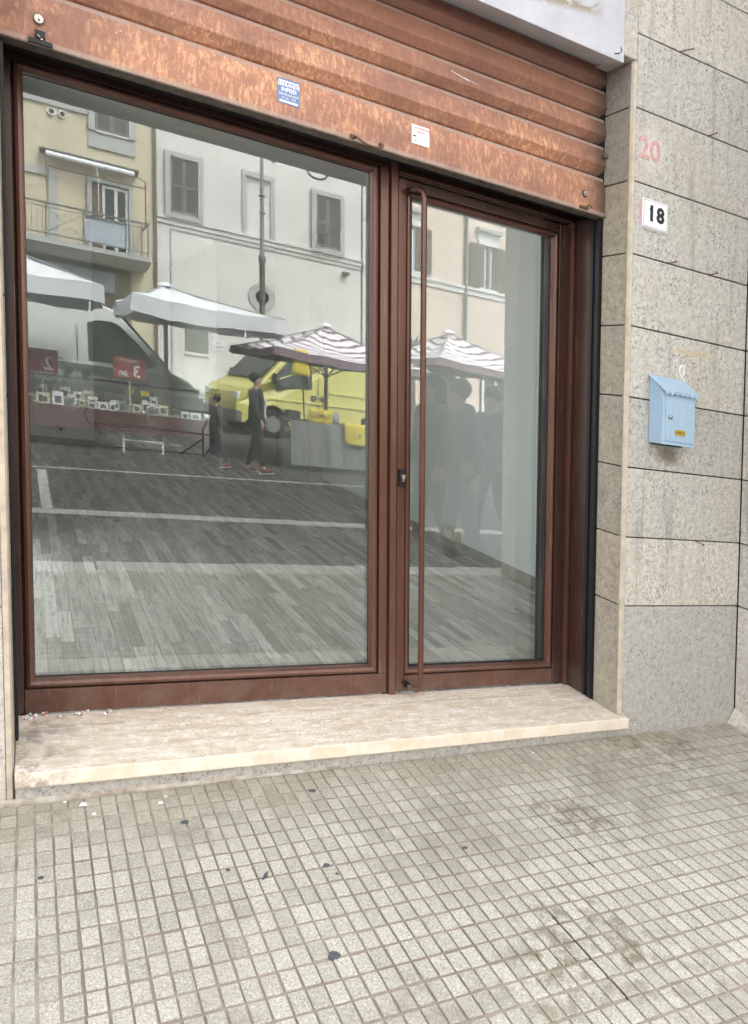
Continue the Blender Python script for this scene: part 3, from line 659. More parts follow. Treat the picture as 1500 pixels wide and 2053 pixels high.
for i in range(-4, 14):
    x = i*.9; MB().box(x+.003, x+.897, -1.90, -1.665, -.3, gz(x+.45)+.002).build('kerb_stone', M_KERB, kerb, bevel=.006)
road = MB().box(-40, 60, -30, -1.895, -.4, -.12); tag(road.build('road', M_ASPH), kind='structure')
ground = MB().box(-120, 140, -120, 60, -.7, -.42); tag(ground.build('ground', M_ASPH), kind='structure')
marks = thing('road_markings', None, None, 2, -4, -.12, kind='structure')
MB().add([(-2,-3.84,-.116),(9,-3.98,-.116),(9,-4.20,-.116),(-2,-4.06,-.116)], [(0,1,2,3)]).build('long_line', M_LINE, marks)
MB().add([(.62,-4.02,-.116),(.71,-4.02,-.116),(.70,-6.35,-.116),(.60,-6.35,-.116)], [(0,1,2,3)]).build('bay_line', M_LINE, marks)
MB().add([(-2,-6.26,-.116),(9,-7.3,-.116),(9,-7.38,-.116),(-2,-6.32,-.116)], [(0,1,2,3)]).build('bay_end_line', M_LINE, marks)
fwk = tag(MB().box(-40, 60, -19.2, -17.2, -.3, 0.0).build('far_pavement', M_KERB), kind='structure')

# ================================================================== THINGS ON THE RIGHT PIER
pl = thing('house_number_plate', 'white enamel house number plate reading 18', 'sign', 2.935, 0, 2.25)
MB().box(2.862, 3.006, -.006, 0, 2.199, 2.318).build('plate', M_WHITEE, pl, bevel=.002)
MB().text('18', .088, (2.936,-.0066,2.259), (1,0,0), (0,0,1), bold=.0035, th=.0004, spacing=1.15).add([(2.9125,-.0072,2.2895),(2.900,-.0072,2.2800),(2.900,-.0072,2.2715),(2.9125,-.0072,2.2795),(2.9125,-.006,2.2895),(2.900,-.006,2.2800),(2.900,-.006,2.2715),(2.9125,-.006,2.2795)],[(0,1,2,3),(7,6,5,4),(0,4,5,1),(1,5,6,2),(2,6,7,3)]).build('number', M_INK, pl)
bd = MB(); a0, a1, c0, c1 = 2.867, 3.001, 2.204, 2.313
bd.box(a0,a1,-.0066,-.006,c0,c0+.0014).box(a0,a1,-.0066,-.006,c1-.0014,c1).box(a0,a0+.0014,-.0066,-.006,c0+.0014,c1-.0014).box(a1-.0014,a1,-.0066,-.006,c0+.0014,c1-.0014).build('border_line', M_INK, pl)
MB().box(2.866, 3.008, -.003, 0, 2.190, 2.1985).build('plate_backing', M_ROUGHCAST, pl)
single(MB().text('20', .125, (2.897,-.0015,2.520), (1,0,0), (0,0,1), th=.0008, bold=.0025), 'painted_number', M_STENCIL, 'faded red stencilled number 20 painted on the stone above the plate', 'graffiti')
single(MB().box(2.846,2.856,-.0015,-.0003,2.215,2.30).box(2.838,2.848,-.0015,-.0003,2.28,2.29), 'painted_number', M_STENCIL, 'faded red painted stroke half hidden left of the number plate', 'graffiti')
mbx = thing('mailbox', 'pale blue metal mailbox with scalloped lid and brass name plate on the pier', 'mailbox', 3.04, -.06, 1.29)
bx0, bx1, bz0, bz1 = 2.928, 3.116, 1.296, 1.520; D = .080
MB().exty([(bx0,bz0),(bx1,bz0),(bx1,bz1),(bx0,bz1)], -D, -.002).build('body', M_BLUE, mbx, bevel=.0025)
MB().add([(bx0,-D,bz1+.0008),(bx1,-D,bz1+.0008),(bx1,-.002,bz1+.0008),(bx0,-.002,bz1+.0008),(bx0,-.002,bz1+.058),(bx1,-.002,bz1+.058)], [(0,1,2,3),(0,4,5,1),(0,3,4),(1,5,2),(2,5,4,3)]).build('gable', M_BLUE, mbx)
lid = MB(); lx0, lx1 = bx0-.008, bx1+.008
lid.add([(lx0,-.002,bz1+.066),(lx1,-.002,bz1+.066),(lx1,-D-.014,bz1+.004),(lx0,-D-.014,bz1+.004),(lx0,-.002,bz1+.062),(lx1,-.002,bz1+.062),(lx1,-D-.014,bz1),(lx0,-D-.014,bz1)], [(0,3,2,1),(4,5,6,7),(0,1,5,4),(1,2,6,5),(2,3,7,6),(3,0,4,7)])
n = 7
for i in range(n):
    xa = lx0 + (lx1-lx0)*i/n; xb = lx0 + (lx1-lx0)*(i+1)/n; xm = (xa+xb)/2; r = (xb-xa)/2
    pts = [(xa,bz1+.003)] + [(xm - r*math.cos(math.pi*k/6)*.96, bz1 - r*.75*math.sin(math.pi*k/6)) for k in range(7)] + [(xb,bz1+.003)]
    lid.exty(pts, -D-.016, -D-.0145)
lid.build('lid', M_BLUE, mbx)
dr = MB().box(bx0+.014, bx1-.010, -D-.0045, -D, bz0+.016, bz1-.022).build('door_panel', M_BLUE, mbx, bevel=.002)
MB().cyl((bx0+.036,-D-.0045,1.415),(bx0+.036,-D-.012,1.415),.0085,18).ball((bx0+.036,-D-.012,1.415),.0085,.004,.0085).build('lock_knob', M_STEEL, dr, smooth=True)
MB().box(bx0+.066, bx0+.126, -D-.0065, -D-.0045, 1.340, 1.365).build('name_plate', M_BRASS, dr, bevel=.001)
MB().text('POSTA', .014, (bx0+.096,-D-.007,1.3525), (1,0,0), (0,0,1), th=.0003, spacing=1.2).build('name_lettering', M_SHUTLIP, dr)
MB().box(bx0+.004, bx1-.06, -D+.012, -.012, bz0-.006, bz0-.0005).build('underside_strip', M_VOID, mbx)  # thin black strip under the mailbox body
def nail(x, z, lab, l=.03, up_=.012):
    single(MB().tube([(x,.002,z),(x+l*.5,-.022,z+up_*.5),(x+l,-.034,z+up_)], .0026, 6).ball((x+l,-.034,z+up_),.0045,.003,.0045,8,5), 'nail', M_RUST, lab, 'nail')
nail(3.055, 2.976, 'long bent rusty nail in the topmost joint of the pier', .04, .014)
nail(3.24, 2.676, 'short rusty nail in the second joint from the top, above the number 20', .012, .008)
nail(3.02, 2.076, 'short rusty nail in the joint under the number plate', .010, .006)
nail(3.27, 2.076, 'rusty nail stub at the right end of the joint under the number plate', .010, .008)
nail(3.23, .876, 'nail stub in the lower joint of the pier, below the mailbox', .012, -.01)
def scr(pts, lab, r=.0012, m=M_WHITEPAINT): single(MB().tube([(x,-.0004,z) for x,z in pts], r, 5), 'scratch_mark', m, lab, 'graffiti')
scr([(3.02,.79),(3.10,.72)], 'thin white scratch on the lower pier slab, left stroke'); scr([(3.17,.73),(3.168,.68)], 'thin white vertical scratch on the lower pier slab'); scr([(3.06,.695),(3.13,.665)], 'thin white slanting scratch, lowest on the pier', .0016)
scr([(2.85,.835),(2.89,.845),(2.95,.835)], 'thin white curved scratch near the pier corner')
scr([(3.115,1.652),(3.103,1.635),(3.105,1.612),(3.122,1.60),(3.13,1.625),(3.128,1.65),(3.115,1.652)], 'white chalk loop on the stone above the mailbox', .003, M_PAPER)
scr([(3.122,1.60),(3.135,1.585),(3.14,1.565)], 'white chalk tail running down to the mailbox', .003, M_PAPER)
scr([(3.15,1.262),(3.158,1.245),(3.166,1.262),(3.174,1.245),(3.182,1.262),(3.192,1.24),(3.2,1.262)], 'white zigzag scribble under the mailbox', .0022)
scr([(3.155,1.232),(3.163,1.212),(3.172,1.232),(3.18,1.21),(3.196,1.235),(3.205,1.212)], 'lower white zigzag scribble under the mailbox', .0022)

# ================================================================== INTERIOR
FZ = .055
room = thing('shop_room', None, None, 2, 4, .05, kind='structure')
MB().box(.25, 6, .42, 13, -.2, FZ-.003).build('subfloor', M_SKIRT, room)
MB().box(.19, .30, .42, .46, FZ-.1, 3.2).box(.19, .30, 3.1, 8.45, FZ-.1, 3.2).box(.19,.30,.46,3.1,FZ-.1,.10).box(.19,.30,.46,3.1,2.8,3.2).build('left_wall', M_WALL, room)  # front stretch left open: an added, unseen opening that brightens the room
MB().box(.20,.28,1.47,1.53,.10,2.8).build('light_opening_bar', M_FRAME, room)  # upright bar in the added light opening
MB().box(-8.9, .18, .62, 12, -.1, .0).build('light_opening_ground', M_KERB, room)  # ground outside the added light opening, out of view
MB().box(3.87, 4.0, .42, 6.4, FZ-.1, 3.2).build('right_wall', M_WALL, room)
MB().box(3.68, 4.0, 6.4, 7.55, FZ-.1, 3.2).build('wall_pilaster', M_WALL2, room)
MB().box(3.90, 4.0, 7.55, 8.5, FZ-.1, 3.2).build('right_wall', M_WALL2, room)
MB().box(.30, 1.325, 8.42, 8.6, FZ-.1, 3.2).build('back_wall', M_WALL, room)
MB().box(3.02, 3.90, 8.5, 8.65, FZ-.1, 3.2).build('back_wall', M_WALL2, room)
MB().box(1.325, 3.02, 12.4, 12.6, FZ-.1, 3.2).box(1.2, 1.32, 8.6, 9.0, FZ-.1, 3.2).box(1.2, 1.32, 10.6, 12.5, FZ-.1, 3.2).box(1.2,1.32,9.0,10.6,FZ-.1,.5).box(1.2,1.32,9.0,10.6,1.7,3.2).box(3.02, 3.15, 8.65, 12.5, FZ-.1, 3.2).build('back_room_wall', M_WALL2, room)  # gap in the left side is an added opening to light the back room
MB().box(.19, 4.0, .42, 12.6, 3.2, 3.3).build('ceiling', M_CEIL, room)
MB().box(.25, XL-.05, .355, .42, 0, 3.2).box(2.86, 4.0, .355, .42, 0, 3.2).box(.2, 4.0, .425, .5, 2.40, 3.2).build('front_wall', M_WALL, room)
for i in range(18): MB().box(3.858, 3.869, .5+i*.328, .5+i*.328+.325, FZ, FZ+.085).build('skirting_tile', M_SKIRT, room)
MB().box(.302, 1.325, 8.405, 8.419, FZ, FZ+.08).build('skirting', M_SKIRT, room)
MB().box(1.325, 3.02, 8.47, 8.49, FZ, FZ+.02).build('threshold', M_SKIRT, room)
flr = thing('wood_floor', None, None, 2, 4, .05, kind='structure')
PW = .0575; plks = []
for i in range(int(3.57/PW)):
    x = .30 + i*PW; y = .43 - random.random()*.5
    while y < 12.3:
        L_ = random.choice([.32,.42,.52,.62,.75]); y1 = min(y+L_, 12.3)
        ya = max(y, .43)
        if y1 - ya > .03: plks.append((ya, y1, x))
        y = y1
plks.sort(key=lambda p: (0 if p[2] > .5 else 1, p[0] - .0*p[2])); rest = MB()
for n, (ya, y1, x) in enumerate(plks):
    g = .0007
    if n < 300: MB().box(x+g, x+PW-g, ya+g, y1-g, FZ-.003, FZ).build('floor_plank', M_PLANK, flr, att='tone')
    else: rest.box(x+g, x+PW-g, ya+g, y1-g, FZ-.003, FZ, att=random.random())
tag(rest.build('floor_plank_field', M_PLANK, flr, att='tone'), kind='stuff')
rl = thing('stair_railing', 'black metal railing with diagonal braces at the back of the empty shop', 'railing', 2.2, 8.38, FZ)
for z, a in ((.975, .030), (.695, .022), (.375, .022)):
    MB().box(1.327, 3.04, 8.37, 8.37+a, z-a/2, z+a/2).build('rail', M_BLACK, rl)
MB().box(1.327, 2.95, 8.345, 8.369, .935, .950).build('highlight_strip', M_STEEL, rl)  # pale strip standing for the highlight below the top rail
MB().box(2.98, 3.03, 8.36, 8.42, FZ, 1.0).build('post', M_BLACK, rl)
MB().box(2.76, 2.785, 8.345, 8.369, FZ-.0, .44).build('post', M_BLACK, rl)
MB().tube([(2.77,8.357,.44),(3.0,8.357,.93)], .013, 4).build('brace', M_BLACK, rl)
MB().tube([(2.46,8.357,FZ+.01),(2.76,8.357,.30)], .014, 4).build('brace', M_BLACK, rl)
MB().tube([(2.79,8.357,FZ+.01),(3.0,8.357,.36)], .013, 4).build('brace', M_BLACK, rl)
sp = thing('screen_panel', 'dark narrow panel standing beside the black railing at the back', 'panel', 3.0, 8.3, FZ)
MB().box(2.885, 3.02, 8.43, 8.47, FZ+.03, 1.05).build('panel_board', M_BLACK, sp)
sb = thing('junction_box', 'beige socket box low on the back wall of the shop', 'socket', .91, 8.4, .21)
MB().box(.855, .965, 8.37, 8.4195, .21, .29).build('box_body', M_BEIGEPL, sb, bevel=.006)
MB().cyl((.91,8.3695,.25),(.91,8.366,.25),.02,14).build('socket_face', M_INK, sb)
cb = single(MB().tube([(.56,8.40,.62),(.60,8.40,.36),(.66,8.40,.27),(.74,8.40,.235),(.855,8.395,.25)], .006, 6), 'wall_cable', M_BEIGEPL, 'pale cable sagging to the socket box on the back wall', 'cable')
coil = [(1.31+.0*k,8.405,.53) for k in range(1)]
single(MB().tube([(1.315,8.41,.66),(1.25,8.40,.60),(1.205,8.40,.50),(1.24,8.40,.40),(1.315,8.41,.33)], .005, 6), 'hanging_cable', M_INK, 'dark cable loop hanging at the edge of the back wall', 'cable')
so = thing('wall_socket', 'ivory socket box low on the right interior wall behind the door', 'socket', 3.84, 3.15, .1)
MB().box(3.80, 3.8695, 3.05, 3.28, FZ+.09, FZ+.19).build('box_body', M_BEIGEPL, so, bevel=.008)
MB().box(3.799, 3.8, 3.10, 3.23, FZ+.11, FZ+.17).build('socket_face', M_WHITEE, so)

# ================================================================== THE STREET BEHIND THE CAMERA (seen mirrored in the glass)
FA = G2 - 20.0                               # plane of the facades opposite
def opp(name, label, x0, x1, h, mat, z0=-.12, depth=6):
    r = thing(name, label, 'building', (x0+x1)/2, FA-3, z0); MB().box(x0, x1, FA-depth, FA, z0-.3, h).build('wall', mat, r); return r
def louvres(parent, x0, x1, z0, z1, mat, y=FA, leaves=2, closed=True):
    w = (x1-x0)/leaves
    for i in range(leaves):
        a, b = x0+i*w+.008, x0+(i+1)*w-.008
        f = MB().box(a,a+.05,y+.02,y+.07,z0,z1).box(b-.05,b,y+.02,y+.07,z0,z1).box(a+.05,b-.05,y+.02,y+.07,z0,z0+.07).box(a+.05,b-.05,y+.02,y+.07,z1-.06,z1).box(a+.05,b-.05,y+.02,y+.07,(z0+z1)/2-.03,(z0+z1)/2+.03).build('shutter_leaf', mat, parent)
        m = MB(); k = int((z1-z0-.1)/.052)
        for j in range(k):
            z = z0+.075+j*.052
            m.add([(a+.05,y+.025,z+.035),(b-.05,y+.025,z+.035),(b-.05,y+.062,z),(a+.05,y+.062,z),(a+.05,y+.022,z+.029),(b-.05,y+.022,z+.029),(b-.05,y+.058,z-.006),(a+.05,y+.058,z-.006)], [(0,1,2,3),(7,6,5,4),(3,2,6,7),(0,4,5,1),(0,3,7,4),(1,5,6,2)])
        tag(m.build('louvre_slats', mat, f), kind='stuff')
def surround(parent, x0, x1, z0, z1, w, mat, y=FA, sill=True, t=.13):
    MB().box(x0-w,x0,y,y+t,z0-(w if sill else 0),z1+w).box(x1,x1+w,y,y+t,z0-(w if sill else 0),z1+w).box(x0,x1,y,y+t,z1,z1+w).build('surround', mat, parent)
    if sill: MB().box(x0,x1,y,y+t+.02,z0-w,z0).build('window_sill', mat, parent)
    MB().box(x0,x1,y+.002,y+.012,z0,z1).build('painted_recess', M_SHOPDARK, parent)  # flat dark sheet: the recess shade is painted on, no depth is cut
# yellow house
yb = opp('yellow_house', 'yellow stuccoed house with a railed balcony and rolled awning', -6.0, 3.86, 12, M_YEL)
surround(yb, 2.31, 3.19, 7.45, 9.1, .17, M_TRIM, sill=False); MB().box(2.14,3.36,FA,FA+.06,7.0,7.45).build('apron', M_TRIM, yb); MB().box(2.33,3.17,FA+.07,FA+.11,7.43,7.47).build('window_sill', M_TRIMW, yb)
louvres(yb, 2.32, 3.18, 7.48, 9.08, M_SHUTG)
MB().box(-6, 2.13, FA, FA+.07, 7.83, 8.08).build('string_course', M_TRIM, yb); MB().box(-6, 1.10, FA, FA+.07, 5.92, 6.14).build('string_course', M_TRIM, yb)
MB().box(1.12, 1.33, FA, FA+.05, 4.1, 6.13).build('pilaster_strip', M_TRIM, yb)
for x in (1.22, 1.49):
    v = MB().cyl((x,FA,7.66),(x,FA+.08,7.66),.10,20).build('vent_ring', M_TRIMW, yb); MB().cyl((x,FA+.081,7.66),(x,FA+.085,7.66),.065,18).build('vent_mesh', M_INK, v)
surround(yb, 2.20, 3.16, 4.1, 6.05, .12, M_TRIM, sill=False)
MB().box(2.22,2.46,FA+.02,FA+.06,4.1,6.02).build('shutter_leaf', M_SHUTB, yb)
dw = MB().box(2.47,2.54,FA+.02,FA+.06,4.1,6.02).box(2.78,2.87,FA+.02,FA+.07,4.1,6.02).box(3.08,3.15,FA+.02,FA+.06,4.1,6.02).box(2.54,3.08,FA+.02,FA+.06,5.94,6.02).build('balcony_door', M_TRIMW, yb)
MB().box(2.54,2.78,FA+.013,FA+.02,4.1,5.94).box(2.87,3.08,FA+.013,FA+.02,4.1,5.94).build('pane', M_DARKGLASS, dw)
BY = FA + 1.2
MB().extx([(FA,4.10),(BY+.08,4.10),(BY+.08,3.97),(BY-.25,3.86),(FA,3.80)], -6, 3.58).build('balcony_slab', M_TRIM, yb)
ra = MB().box(-6,3.56,BY-.02,BY+.03,4.97,5.02).box(-6,3.5,BY-.01,BY+.02,4.88,4.90).box(-6,3.5,BY-.01,BY+.02,4.20,4.235).box(3.5,3.55,FA,BY,4.97,5.02).build('balcony_railing', M_SHUTG, yb)
for x in (-.5,1.01,1.90,3.35,3.52): MB().box(x-.02,x+.02,BY-.02,BY+.02,4.1,4.97).build('railing_post', M_SHUTG, ra)
for x in [.55+.125*i for i in range(4)] + [2.95+.1*i for i in range(4)]: MB().box(x-.006,x+.006,BY-.006,BY+.006,4.22,4.9).build('baluster', M_INK, ra)
MB().tube([(1.05,BY,4.85),(1.86,BY,4.28)],.006,4).tube([(1.05,BY,4.28),(1.86,BY,4.85)],.006,4).build('railing_cross', M_INK, ra)
MB().box(1.94,2.98,BY-.05,BY-.03,4.22,4.92).build('railing_screen', M_SIGNBL, ra)
MB().extx([(FA,6.66),(FA+.35,6.60),(FA+.35,6.56),(FA,6.50)], .92, 3.42).build('awning_hood', M_SHUTG, yb)
MB().tube([(1.05,FA+.42,6.44),(3.28,FA+.42,6.44)], .07, 12).build('awning_roll', M_CANVAS, yb)
MB().tube([(1.06,BY+.05,5.93),(3.44,BY+.05,5.93)],.018,6).tube([(3.30,FA+.4,6.40),(3.46,BY+.05,6.1),(3.46,BY+.05,5.0)],.018,6).tube([(1.05,FA+.4,6.4),(1.05,BY+.05,5.0)],.012,6).build('awning_frame', M_RUST, yb)
MB().tube([(2.27,FA+.45,6.42),(2.34,FA+.5,6.1),(2.34,FA+.5,5.2)],.012,5).build('awning_crank', M_TRIMW, yb)
MB().box(-5,3.2,FA,FA+.03,0,3.75).build('ground_floor_front', M_SHOPDARK, yb)
MB().box(-5,2.76,FA+.031,FA+.12,3.05,3.62).build('signboard', M_SIGNBL, yb)
MB().box(3.88-.04,3.88+.045,FA,FA+.09,0,12).build('drainpipe', M_SHUTB, yb)
MB().text('1922', .22, (3.1,FA+.11,2.78), (-1,0,0), (0,0,1), th=.01).build('sign_lettering', M_TRIMW, yb)
# white house
wb = opp('white_house', 'white plastered house with closed grey louvred shutters and a round window', 3.93, 10.35, 12, M_WHT)
surround(wb, 4.31, 5.09, 5.70, 7.30, .15, M_TRIM); louvres(wb, 4.32, 5.08, 5.72, 7.28, M_SHUTG)
surround(wb, 8.77, 9.58, 5.66, 7.30, .15, M_TRIM); louvres(wb, 8.78, 9.57, 5.68, 7.28, M_SHUTG)
MB().box(6.42,6.56,FA,FA+.06,5.60,7.48).box(7.30,7.44,FA,FA+.06,5.60,7.48).box(6.56,7.30,FA,FA+.06,7.36,7.48).box(6.56,7.30,FA+.0,FA+.12,7.30,7.36).build('blind_window_surround', M_TRIM, wb)
MB().box(3.93,10.35,FA,FA+.10,5.50,5.58).box(3.93,10.35,FA,FA+.05,5.36,5.50).build('string_course', M_TRIMW, wb)
MB().box(4.30,10.35,FA,FA+.035,5.22,5.26).box(4.30,4.34,FA,FA+.035,.6,5.22).build('panel_moulding', M_TRIM, wb)
rw = MB()
ring = [(math.cos(2*math.pi*k/28), math.sin(2*math.pi*k/28)) for k in range(28)]
rw.add([(7.03+.42*a,FA+.001,3.74+.42*b) for a,b in ring]+[(7.03+.42*a,FA+.05,3.74+.42*b) for a,b in ring]+[(7.03+.22*a,FA+.05,3.74+.22*b) for a,b in ring]+[(7.03+.20*a,FA-.0+.002,3.74+.20*b) for a,b in ring],
       [(s*28+k, s*28+(k+1)%28, (s+1)*28+(k+1)%28, (s+1)*28+k) for s in range(3) for k in range(28)])
rwo = rw.build('round_window', M_TRIM, wb); MB().cyl((7.03,FA+.002,3.74),(7.03,FA+.01,3.74),.215,24).build('pane', M_DARKGLASS, rwo)
gw = MB().box(4.70,5.38,FA+.002,FA+.012,1.75,2.60).build('grated_window', M_DARKGLASS, wb); gr = MB()
for k in range(-5, 7):
    xa = 4.72+k*.11; 
    p = [(max(4.71,xa), 1.76+max(0,4.71-xa)), (min(5.37,xa+.84), 1.76+min(.84,5.37-xa))]
    if p[0][0] < p[1][0]:
        gr.tube([(p[0][0],FA+.03,p[0][1]),(p[1][0],FA+.03,p[1][1])],.008,4); gr.tube([(10.08-p[0][0],FA+.035,p[0][1]),(10.08-p[1][0],FA+.035,p[1][1])],.008,4)
gr.build('grating', M_TRIMW, gw)
MB().box(4.68,5.40,FA,FA+.06,1.66,1.74).build('window_sill', M_TRIMW, wb)
pq = MB().box(5.49,5.85,FA,FA+.03,1.92,2.22).build('wall_plaque', M_WHITEE, wb); MB().text('VIA', .10, (5.67,FA+.034,2.13), (-1,0,0), (0,0,1), th=.003).text('PIAZZA', .085, (5.67,FA+.034,2.01), (-1,0,0), (0,0,1), th=.003).build('plaque_lettering', M_INK, pq)
MB().box(9.68,9.86,FA,FA+.22,4.95,5.05).build('wall_floodlight', M_SHUTB, wb)
MB().box(3.95,10.3,FA+.001,FA+.02,.0,.55).build('plinth', M_TRIM, wb)
# pink house
pb_ = opp('pink_house', 'pinkish stuccoed house with an open-shuttered window under a stone pediment', 10.40, 24, 12, M_PNK)
MB().box(10.40,24,FA,FA+.12,5.40,5.48).box(10.40,24,FA,FA+.06,5.22,5.40).build('string_course', M_TRIMW, pb_)
MB().box(10.40,10.62,FA,FA+.05,0,12).build('corner_quoin', M_TRIMW, pb_)
MB().tube([(14.33,FA+.08,0),(14.33,FA+.08,12)],.06,10).build('drainpipe', M_SHUTG, pb_)
def pedwin(x0, x1, z0, z1, opened):
    f = MB().box(x0,x0+.09,FA+.01,FA+.06,z0,z1).box(x1-.09,x1,FA+.01,FA+.06,z0,z1).box((x0+x1)/2-.05,(x0+x1)/2+.05,FA+.01,FA+.06,z0,z1).box(x0+.09,x1-.09,FA+.01,FA+.05,z1-.08,z1).build('window_frame', M_SHUTB, pb_)
    MB().box(x0+.09,x1-.09,FA+.005,FA+.01,z0,z1-.08).build('pane', M_SIGNBL, f)
    MB().box(x0+.20,(x0+x1)/2-.1,FA+.012,FA+.02,z0+.05,z1-.1).box((x0+x1)/2+.1,x1-.2,FA+.012,FA+.02,z0+.05,z1-.1).build('curtain', M_CANVAS, f)
    MB().box(x0-.1,x1+.1,FA,FA+.10,z0-.12,z0).build('window_sill', M_TRIMW, pb_)
    MB().box(x0-.12,x1+.12,FA,FA+.10,z1,z1+.12).box(x0-.16,x1+.16,FA,FA+.05,z1+.12,z1+.42).extx([(FA,z1+.42),(FA+.22,z1+.46),(FA+.26,z1+.56),(FA,z1+.60)], x0-.22, x1+.22).build('pediment', M_TRIMW, pb_)
    for k in range(2):
        cx = x0-.02 if k == 0 else x1+.02; xx = cx - .47 if k == 0 else cx+.47
        sl_ = MB().box(min(cx,xx),max(cx,xx),FA+.06,FA+.10,z0,z1).build('shutter_leaf', M_SHUTB, pb_)
        mm = MB()
        for j in range(int((z1-z0-.2)/.07)): mm.box(min(cx,xx)+.06,max(cx,xx)-.06,FA+.10,FA+.115,z0+.1+j*.07,z0+.135+j*.07)
        tag(mm.build('louvre_slats', M_SHUTB, sl_), kind='stuff')
pedwin(14.98, 15.55, 5.55, 7.06, True); pedwin(11.75, 12.45, 5.6, 7.1, True); pedwin(18.2, 18.8, 5.55, 7.06, True)
MB().box(16.35,16.55,FA,FA+.05,0,5.2).build('pilaster_strip', M_TRIMW, pb_)
for x in (12.6, 15.0, 17.5):
    MB().box(x,x+1.4,FA+.002,FA+.05,0,2.4).build('shop_opening', M_DARKGLASS, pb_); MB().box(x+.05,x+.15,FA+.05,FA+.07,0,2.3).box(x+.6,x+.68,FA+.05,FA+.07,0,2.3).build('shop_mullion', M_TRIMW, pb_)
for nm, r, x0, x1 in (('a',yb,-6.1,3.9),('b',wb,3.9,10.4),('c',pb_,10.38,24.2)): MB().box(x0,x1,FA-6.2,FA+.5,12,12.3).build('roof', M_ROOF, r)
# distant buildings closing the street so that no gap of sky shows
eb = thing('end_house', 'plain ochre house closing the street beyond the pink one', 'building', 32, FA+8, -.12); MB().box(24.5,40,FA-6,FA,-.4,12).build('wall', M_YEL, eb)
eb2 = thing('end_house', 'plain white house closing the street beyond the yellow one', 'building', -12, FA+8, -.12); MB().box(-22,-6.3,FA-6,FA,-.4,12).build('wall', M_WHT, eb2)

# street lamp
lp = thing('street_lamp', 'tall dark cast-iron street lamp in front of the white house', 'street lamp', 6.17, G2-17, -.12)
LY = G2-17
MB().tube([(6.17,LY,-.12),(6.17,LY,1.0),(6.17,LY,4.35),(6.17,LY,4.38),(6.17,LY,4.52),(6.17,LY,4.55),(6.17,LY,6.15),(6.17,LY,7.35)], [.11,.085,.075,.10,.10,.062,.055,.045], 12).build('post', M_SHUTG, lp, smooth=True)
for z in (4.42,5.65,6.1,7.2): MB().tube([(6.17,LY,z-.03),(6.17,LY,z),(6.17,LY,z+.03)], [.06,.105,.06], 12).build('collar', M_SHUTG, lp)
MB().tube([(6.17,LY,7.3),(6.3,LY,7.55),(6.48,LY,7.55),(6.48,LY,7.45)], .02, 6).build('bracket_arm', M_SHUTG, lp)
ln_ = MB().tube([(6.48,LY,7.42),(6.48,LY,7.35),(6.48,LY,7.12),(6.48,LY,7.05)], [.06,.16,.10,.03], 6).build('lantern', M_DARKGLASS, lp)
for k in range(6):
    a = k*math.pi/3; MB().tube([(6.48+.16*math.cos(a),LY+.16*math.sin(a),7.35),(6.48+.10*math.cos(a),LY+.10*math.sin(a),7.12),(6.48,LY,7.03)], .008, 4).build('lantern_rib', M_INK, ln_)

# market umbrellas
def umbrella(label, x0, x1, y0, y1, zc, za, apex, mats, pole_to, valance=.22, group='market umbrellas'):
    # y given as distance in the glass; canopy of four sagging faces
    ax, ay = apex; r = thing('market_umbrella', label, 'umbrella', ax, G2-ay, pole_to, group)
    cs = [(x0,G2-y0),(x1,G2-y0),(x1,G2-y1),(x0,G2-y1)]; N_ = 24 if mats is M_STRIPE else 8
    m = MB(); A = (ax, G2-ay, za)
    def P(t, s_, c0, c1):
        ex = c0[0]+(c1[0]-c0[0])*s_; ey = c0[1]+(c1[1]-c0[1])*s_; sag = -.10*math.sin(math.pi*t)*(.4+math.sin(math.pi*s_)) - .05*t*math.sin(math.pi*s_)
        return (A[0]+(ex-A[0])*t, A[1]+(ey-A[1])*t, za+(zc-za)*(t**.85)+sag+.012*math.sin(s_*40+t*9))
    S = 10
    for k in range(4):
        c0, c1 = cs[k], cs[(k+1)%4]
        for i in range(N_):
            for j in range(S):
                q = [P(i/N_, j/S, c0, c1), P(i/N_, (j+1)/S, c0, c1), P((i+1)/N_, (j+1)/S, c0, c1), P((i+1)/N_, j/S, c0, c1)]
                m.add(q + [(a,b,c-.004) for a,b,c in q], [(0,1,2,3),(4,7,6,5)], att=(i+.5)/N_)
    cn = m.build('canopy', mats, r, att='band')
    vl = MB()
    for k in range(4):
        c0, c1 = cs[k], cs[(k+1)%4]
        for j in range(S):
            a = P(1, j/S, c0, c1); b = P(1, (j+1)/S, c0, c1); wv = lambda s_: valance*(1+.10*math.sin(s_*6.0+k))
            q = [a, b, (b[0]+.03*math.sin(j*1.7),b[1],b[2]-wv((j+1)/S)), (a[0]+.03*math.sin((j-1)*1.7),a[1],a[2]-wv(j/S))]
            vl.add(q + [(x,y+.004,z) for x,y,z in q], [(0,1,2,3),(4,7,6,5)], att=.1)
    vl.build('valance', mats, cn, att='band')
    MB().tube([(A[0],A[1],pole_to),(A[0],A[1],za-.03)], .035, 10).build('pole', M_POLE, r)
    hub = (A[0],A[1],zc-.35)
    for c in cs: MB().tube([hub, (A[0]+(c[0]-A[0])*.55, A[1]+(c[1]-A[1])*.55, za+(zc-za)*.55-.05)], .014, 6).build('strut', M_POLE, r)
    for c in cs: MB().tube([(A[0],A[1],za-.04), (c[0],c[1],zc-.02)], .012, 6).build('rib', M_POLE, r)
    MB().tube([(A[0],A[1],za-.02),(A[0],A[1],za+.04)], [.14,.05], 12).build('crown_cap', mats, r)
    MB().box(A[0]-.25,A[0]+.25,A[1]-.25,A[1]+.25,pole_to,pole_to+.08).build('base_weight', M_KERB, r)
    return r
